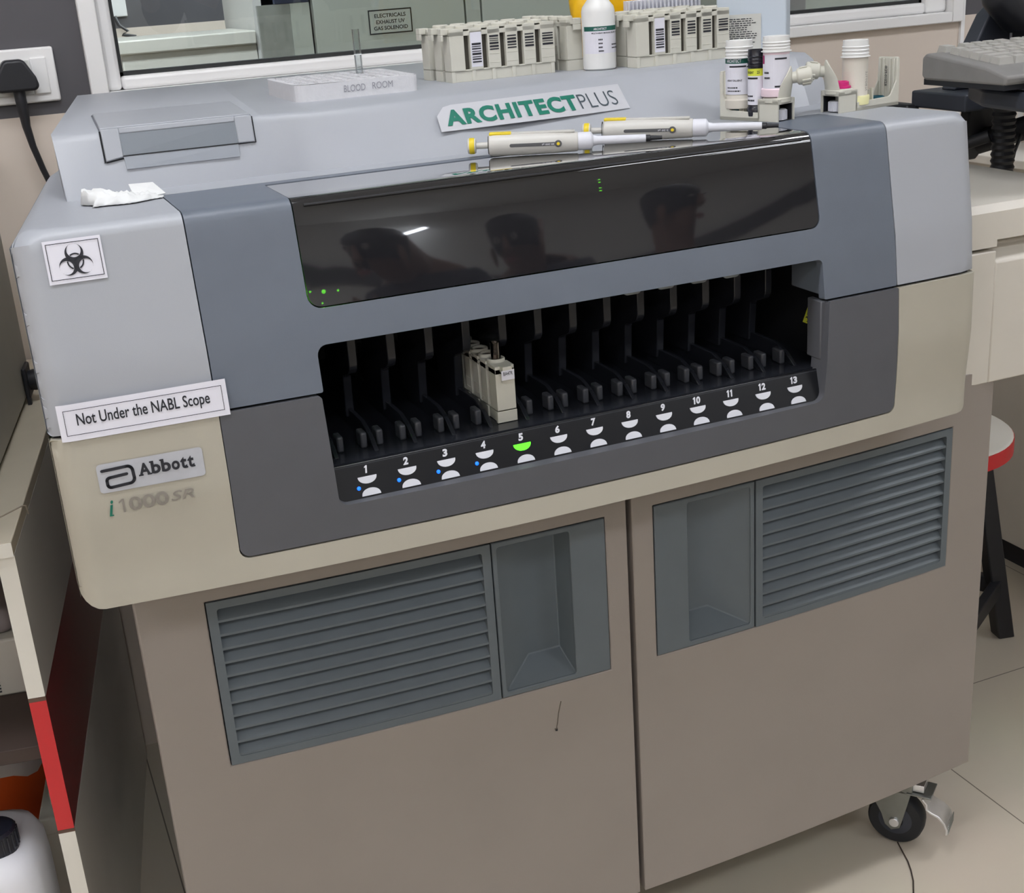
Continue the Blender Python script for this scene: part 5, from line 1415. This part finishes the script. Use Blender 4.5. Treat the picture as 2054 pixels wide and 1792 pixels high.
mb = MB(); mb.tube([(-.12, .1, .082), (-.09, .08, .080), (-.05, .05, .082), (-.018, .012, .10)], .009, BLACK, 12); mb.build('branch_sleeve', t)
t = thing('black_cable', 'thin black cable hanging at the far right beside the hose', 'cable', (.82, .26, .95))
mb = MB(); mb.tube([(.03, 0, .12), (.012, 0, .06), (-.006, 0, .02), (-.018, 0, -.03), (-.03, 0, -.10)], .0026, BLACK, 8); mb.build('strand', t, smooth=60)

t = thing('stool', 'round stool with white seat, red rim and black legs, behind the analyser on the right', 'stool', (.855, .49, 0))
mb = MB(); mb.lathe([(.158, .418), (.160, .4185), (.160, .447), (.156, .450)], LAMWH, 48); mb.build('seat', t, smooth=40)
mb = MB(); mb.lathe([(.159, .4185), (.1615, .419), (.1615, .4455), (.1595, .446)], LAMRD, 48, cap=False); mb.build('rim_band', t, smooth=30)
for k in range(4):
    a = -.22 + k * PI / 2; ca, sa = math.cos(a), math.sin(a)
    mb = MB(); v = []
    for (r, z) in ((.195, 0), (.115, .418)):
        for (du, dv) in ((-.0165, -.0165), (.0165, -.0165), (.0165, .0165), (-.0165, .0165)):
            v.append(((r + du) * ca - dv * sa, (r + du) * sa + dv * ca, z))
    mb.add(v, [(3, 2, 1, 0), (4, 5, 6, 7), (0, 1, 5, 4), (1, 2, 6, 5), (2, 3, 7, 6), (3, 0, 4, 7)], BLACK); mb.build('leg', t, bevel=.003)
for k in range(4):
    a = -.22 + k * PI / 2; b_ = a + PI / 2; r = .178
    mb = MB(); p = Vector((r * math.cos(a), r * math.sin(a), .11)); q = Vector((r * math.cos(b_), r * math.sin(b_), .11)); d = (q - p)
    T = Matrix.Translation((p + q) / 2) @ Matrix.Rotation(math.atan2(d.y, d.x), 4, 'Z'); mb.box(-d.length / 2, d.length / 2, -.009, .009, -.017, .017, BLACK, T); mb.build('stretcher', t, bevel=.002)

t = thing('side_cabinet', 'long beige cabinet with dark plinth along the right, behind the stool', 'cabinet', (1.255, -.4, 0))
mb = MB(); mb.box(0, .6, -.55, 1.26, .06, .845, DEVB); mb.build('cabinet_body', t, bevel=.002)
mb = MB(); mb.box(.03, .58, -.53, 1.25, 0, .06, BLACK); mb.build('plinth', t, smooth=0)
mb = MB(); mb.box(-.012, .61, -.56, 1.27, .845, .862, LAMWH); mb.build('cabinet_top', t, bevel=.002)
t = thing('storage_box', 'blue plastic box standing on the beige cabinet', 'box', (1.45, .70, .862))
mb = MB(); mb.prism(rounded([(-.09, -.1), (.09, -.1), (.09, .1), (-.09, .1)], .015, 4), .09, BLUEB); mb.build('box_body', t, bevel=.004)
mb = MB(); mb.prism(rounded([(-.094, -.104), (.094, -.104), (.094, .104), (-.094, .104)], .016, 4), .012, BLUEB, TM((0, 0, .088))); mb.build('lid', t, bevel=.003)

# dark hair-thin thread on the floor by the caster
t = thing('floor_thread', 'dark curled thread lying on the floor tiles by the caster', 'thread', (.44, 0, 0))
mb = MB(); mb.tube([(.026, .036, .0012), (.018, .014, .0012), (.011, -.006, .0012), (.002, -.024, .0012), (-.010, -.044, .0012), (-.026, -.064, .0012), (-.050, -.09, .0012)], .0011, mat('thread_dark', (60, 50, 44), .8, noise=0), 6); mb.build('strand', t)

# ------------------------------------------------------------------ people standing in the room behind the camera (mirrored in the smoked window)
def skin_mesh(name, chains, m, parent, sub=2, sm=True):
    """chains: list of [(point, radius), ...]; a chain's first point may be an existing (shared) point"""
    V = []; Ed = []; Rr = []; idx = {}
    for ch in chains:
        prev = None
        for p, r in ch:
            k = tuple(round(a, 4) for a in p)
            if k not in idx: idx[k] = len(V); V.append(p); Rr.append(r)
            if prev is not None and prev != idx[k]: Ed.append((prev, idx[k]))
            prev = idx[k]
    me = bpy.data.meshes.new(name); me.from_pydata(V, Ed, []); me.materials.append(m)
    o = bpy.data.objects.new(name, me); C.objects.link(o); o.parent = parent
    sk = o.modifiers.new('skin', 'SKIN'); sk.use_smooth_shade = True
    if not me.skin_vertices: me.skin_vertices.new()
    for i, r in enumerate(Rr):
        q = me.skin_vertices[0].data[i]; rr_ = r if isinstance(r, tuple) else (r, r); q.radius = rr_; q.use_root = (i == 0)
    sb = o.modifiers.new('sub', 'SUBSURF'); sb.levels = sub; sb.render_levels = sub
    return o
def person(label, x, y, rz, hgt, shirt, headlean, armpose):
    t = thing('person', label, 'person', (x, y, 0), rz, 'people behind the camera')
    k = hgt / 1.72
    def P(a, b_, c): return (a * k, b_ * k, c * k)
    hx, hy, hz = headlean
    hip = P(0, 0, .92); che = P(0, .0, 1.30); nek = P(0, -.01, 1.46); hd = P(hx * .6, hy * .6, 1.56 + hz * .6); ht = P(hx, hy, 1.66 + hz)
    ch = [[(hip, (.13 * k, .10 * k)), (P(0, 0, 1.1), (.125 * k, .095 * k)), (che, (.155 * k, .105 * k)), (nek, .052 * k), (hd, (.072 * k, .085 * k)), (ht, (.070 * k, .082 * k))]]
    arms = []; hands = []
    for s_ in (-1, 1):
        hipj = P(.09 * s_, 0, .86)
        ch.append([(hip, (.13 * k, .10 * k)), (hipj, .085 * k), (P(.10 * s_, -.01, .48), .056 * k), (P(.10 * s_, .02, .09), .040 * k), (P(.105 * s_, -.10, .035), (.038 * k, .028 * k))])
        el, wr, ha = armpose[0 if s_ < 0 else 1]
        sh = P(.17 * s_, 0, 1.37)
        ch.append([(che, (.155 * k, .105 * k)), (sh, .056 * k), (P(*el), .043 * k), (P(*wr), .030 * k), (P(*ha), (.038 * k, .020 * k))])
        arms.append((sh, el, wr)); hands.append((s_, wr, ha))
    skin_mesh('body', ch, SKIN, t)
    # fingers, rooted in the palm
    for s_, wr, ha in hands:
        wr = Vector(P(*wr)); ha = Vector(P(*ha)); d = (ha - wr).normalized(); sd = d.cross(Vector((0, 1, 0)))
        sd = sd.normalized() if sd.length > .1 else Vector((1, 0, 0))
        fc = []
        for q, ln in ((-1.5, .058), (-.5, .070), (.5, .074), (1.5, .064)):
            b0 = ha + sd * q * .017; fc = [[(tuple(b0), .009), (tuple(b0 + d * ln * .55), .0085), (tuple(b0 + d * ln + Vector((0, -.012, 0))), .007)]]
            skin_mesh('finger', fc, SKIN, t, 1)
        b0 = ha - d * .02 + sd * .024; skin_mesh('thumb', [[(tuple(b0), .010), (tuple(b0 + sd * .022 + d * .02), .0095), (tuple(b0 + sd * .028 + d * .045), .008)]], SKIN, t, 1)
    tor = [[(P(0, 0, .90), (.150 * k, .120 * k)), (P(0, 0, 1.1), (.145 * k, .118 * k)), (P(0, 0, 1.30), (.172 * k, .125 * k)), (P(0, -.005, 1.425), (.075 * k, .075 * k))]]
    for (sh, el, wr) in arms:
        mid = tuple(Vector(P(*el)) * .25 + Vector(P(*wr)) * .75)
        tor.append([(P(0, 0, 1.30), (.172 * k, .125 * k)), (sh, .072 * k), (P(*el), .058 * k), (mid, .044 * k)])
    skin_mesh('shirt', tor, shirt, t)
    leg = []
    for s_ in (-1, 1):
        leg.append([(P(0, 0, .93), (.140 * k, .112 * k)), (P(.09 * s_, 0, .85), .100 * k), (P(.10 * s_, -.01, .48), .072 * k), (P(.10 * s_, .02, .10), .060 * k)])
    skin_mesh('trousers', leg, TROUS, t)
    hc = Vector(P(hx, hy + .012, 1.655 + hz))
    mb = MB(); mb.lathe([(.004, .128), (.04, .120), (.07, .098), (.090, .06), (.096, .02), (.090, -.02), (.078, -.05)], HAIR, 24, T=Matrix.Translation(hc - Vector((0, 0, .01))) @ Matrix.Scale(.92, 4, (1, 0, 0)), cap=False); mb.build('hair', t, smooth=60)
    F0 = Vector(P(hx, hy - .086, 1.60 + hz))
    for s_ in (-1, 1):
        mb = MB(); mb.lathe([(.001, -.010), (.009, -.006), (.011, 0), (.009, .006), (.001, .010)], mat('eye_white', (150, 144, 138), .6, noise=0), 14, T=Matrix.Translation(F0 + Vector((.031 * s_, .006, .022)))); mb.lathe([(.001, -.004), (.005, 0), (.001, .004)], INK, 10, T=Matrix.Translation(F0 + Vector((.031 * s_, -.004, .022)))); mb.build('eye', t)
        mb = MB(); mb.lathe([(.004, -.028), (.014, -.012), (.018, .008), (.012, .026), (.003, .03)], SKIN, 14, T=Matrix.Translation(Vector(P(hx + .078 * s_, hy + .005, 1.60 + hz))) @ Matrix.Scale(.45, 4, (1, 0, 0))); mb.build('ear', t)
    mb = MB(); mb.lathe([(.003, .030), (.009, .008), (.015, -.012), (.008, -.018)], SKIN, 14, T=Matrix.Translation(F0 + Vector((0, -.004, 0)))); mb.build('nose', t)
    mb = MB(); mb.lathe([(.002, -.024), (.006, -.012), (.007, 0), (.006, .012), (.002, .024)], mat('lip', (128, 70, 66), .5, noise=0), 12, axis='x', T=Matrix.Translation(F0 + Vector((0, .004, -.040)))); mb.build('mouth', t)
    return t
down = ((-.24, .02, 1.10), (-.25, -.06, .86), (-.25, -.08, .80)), ((.24, .02, 1.10), (.25, -.06, .86), (.25, -.08, .80))
hold = ((-.26, -.06, 1.12), (-.10, -.28, 1.24), (-.05, -.33, 1.28)), ((.26, -.06, 1.12), (.12, -.28, 1.24), (.06, -.33, 1.28))
person('person in dark clothes with both hands raised in front, leftmost of the mirrored figures', .40, -2.15, PI + .9, 1.76, SHIRTD, (0, -.17, -.15), hold)
person('person in dark clothes with lowered arms, middle of the mirrored figures', 1.02, -2.8, PI + .7, 1.95, SHIRTD, (-.03, -.20, -.15), down)
person('person in a pale blue shirt with lowered arms, rightmost of the mirrored figures', 1.22, -2.15, PI - .5, 1.68, SHIRTB, (0, -.04, -.02), down)
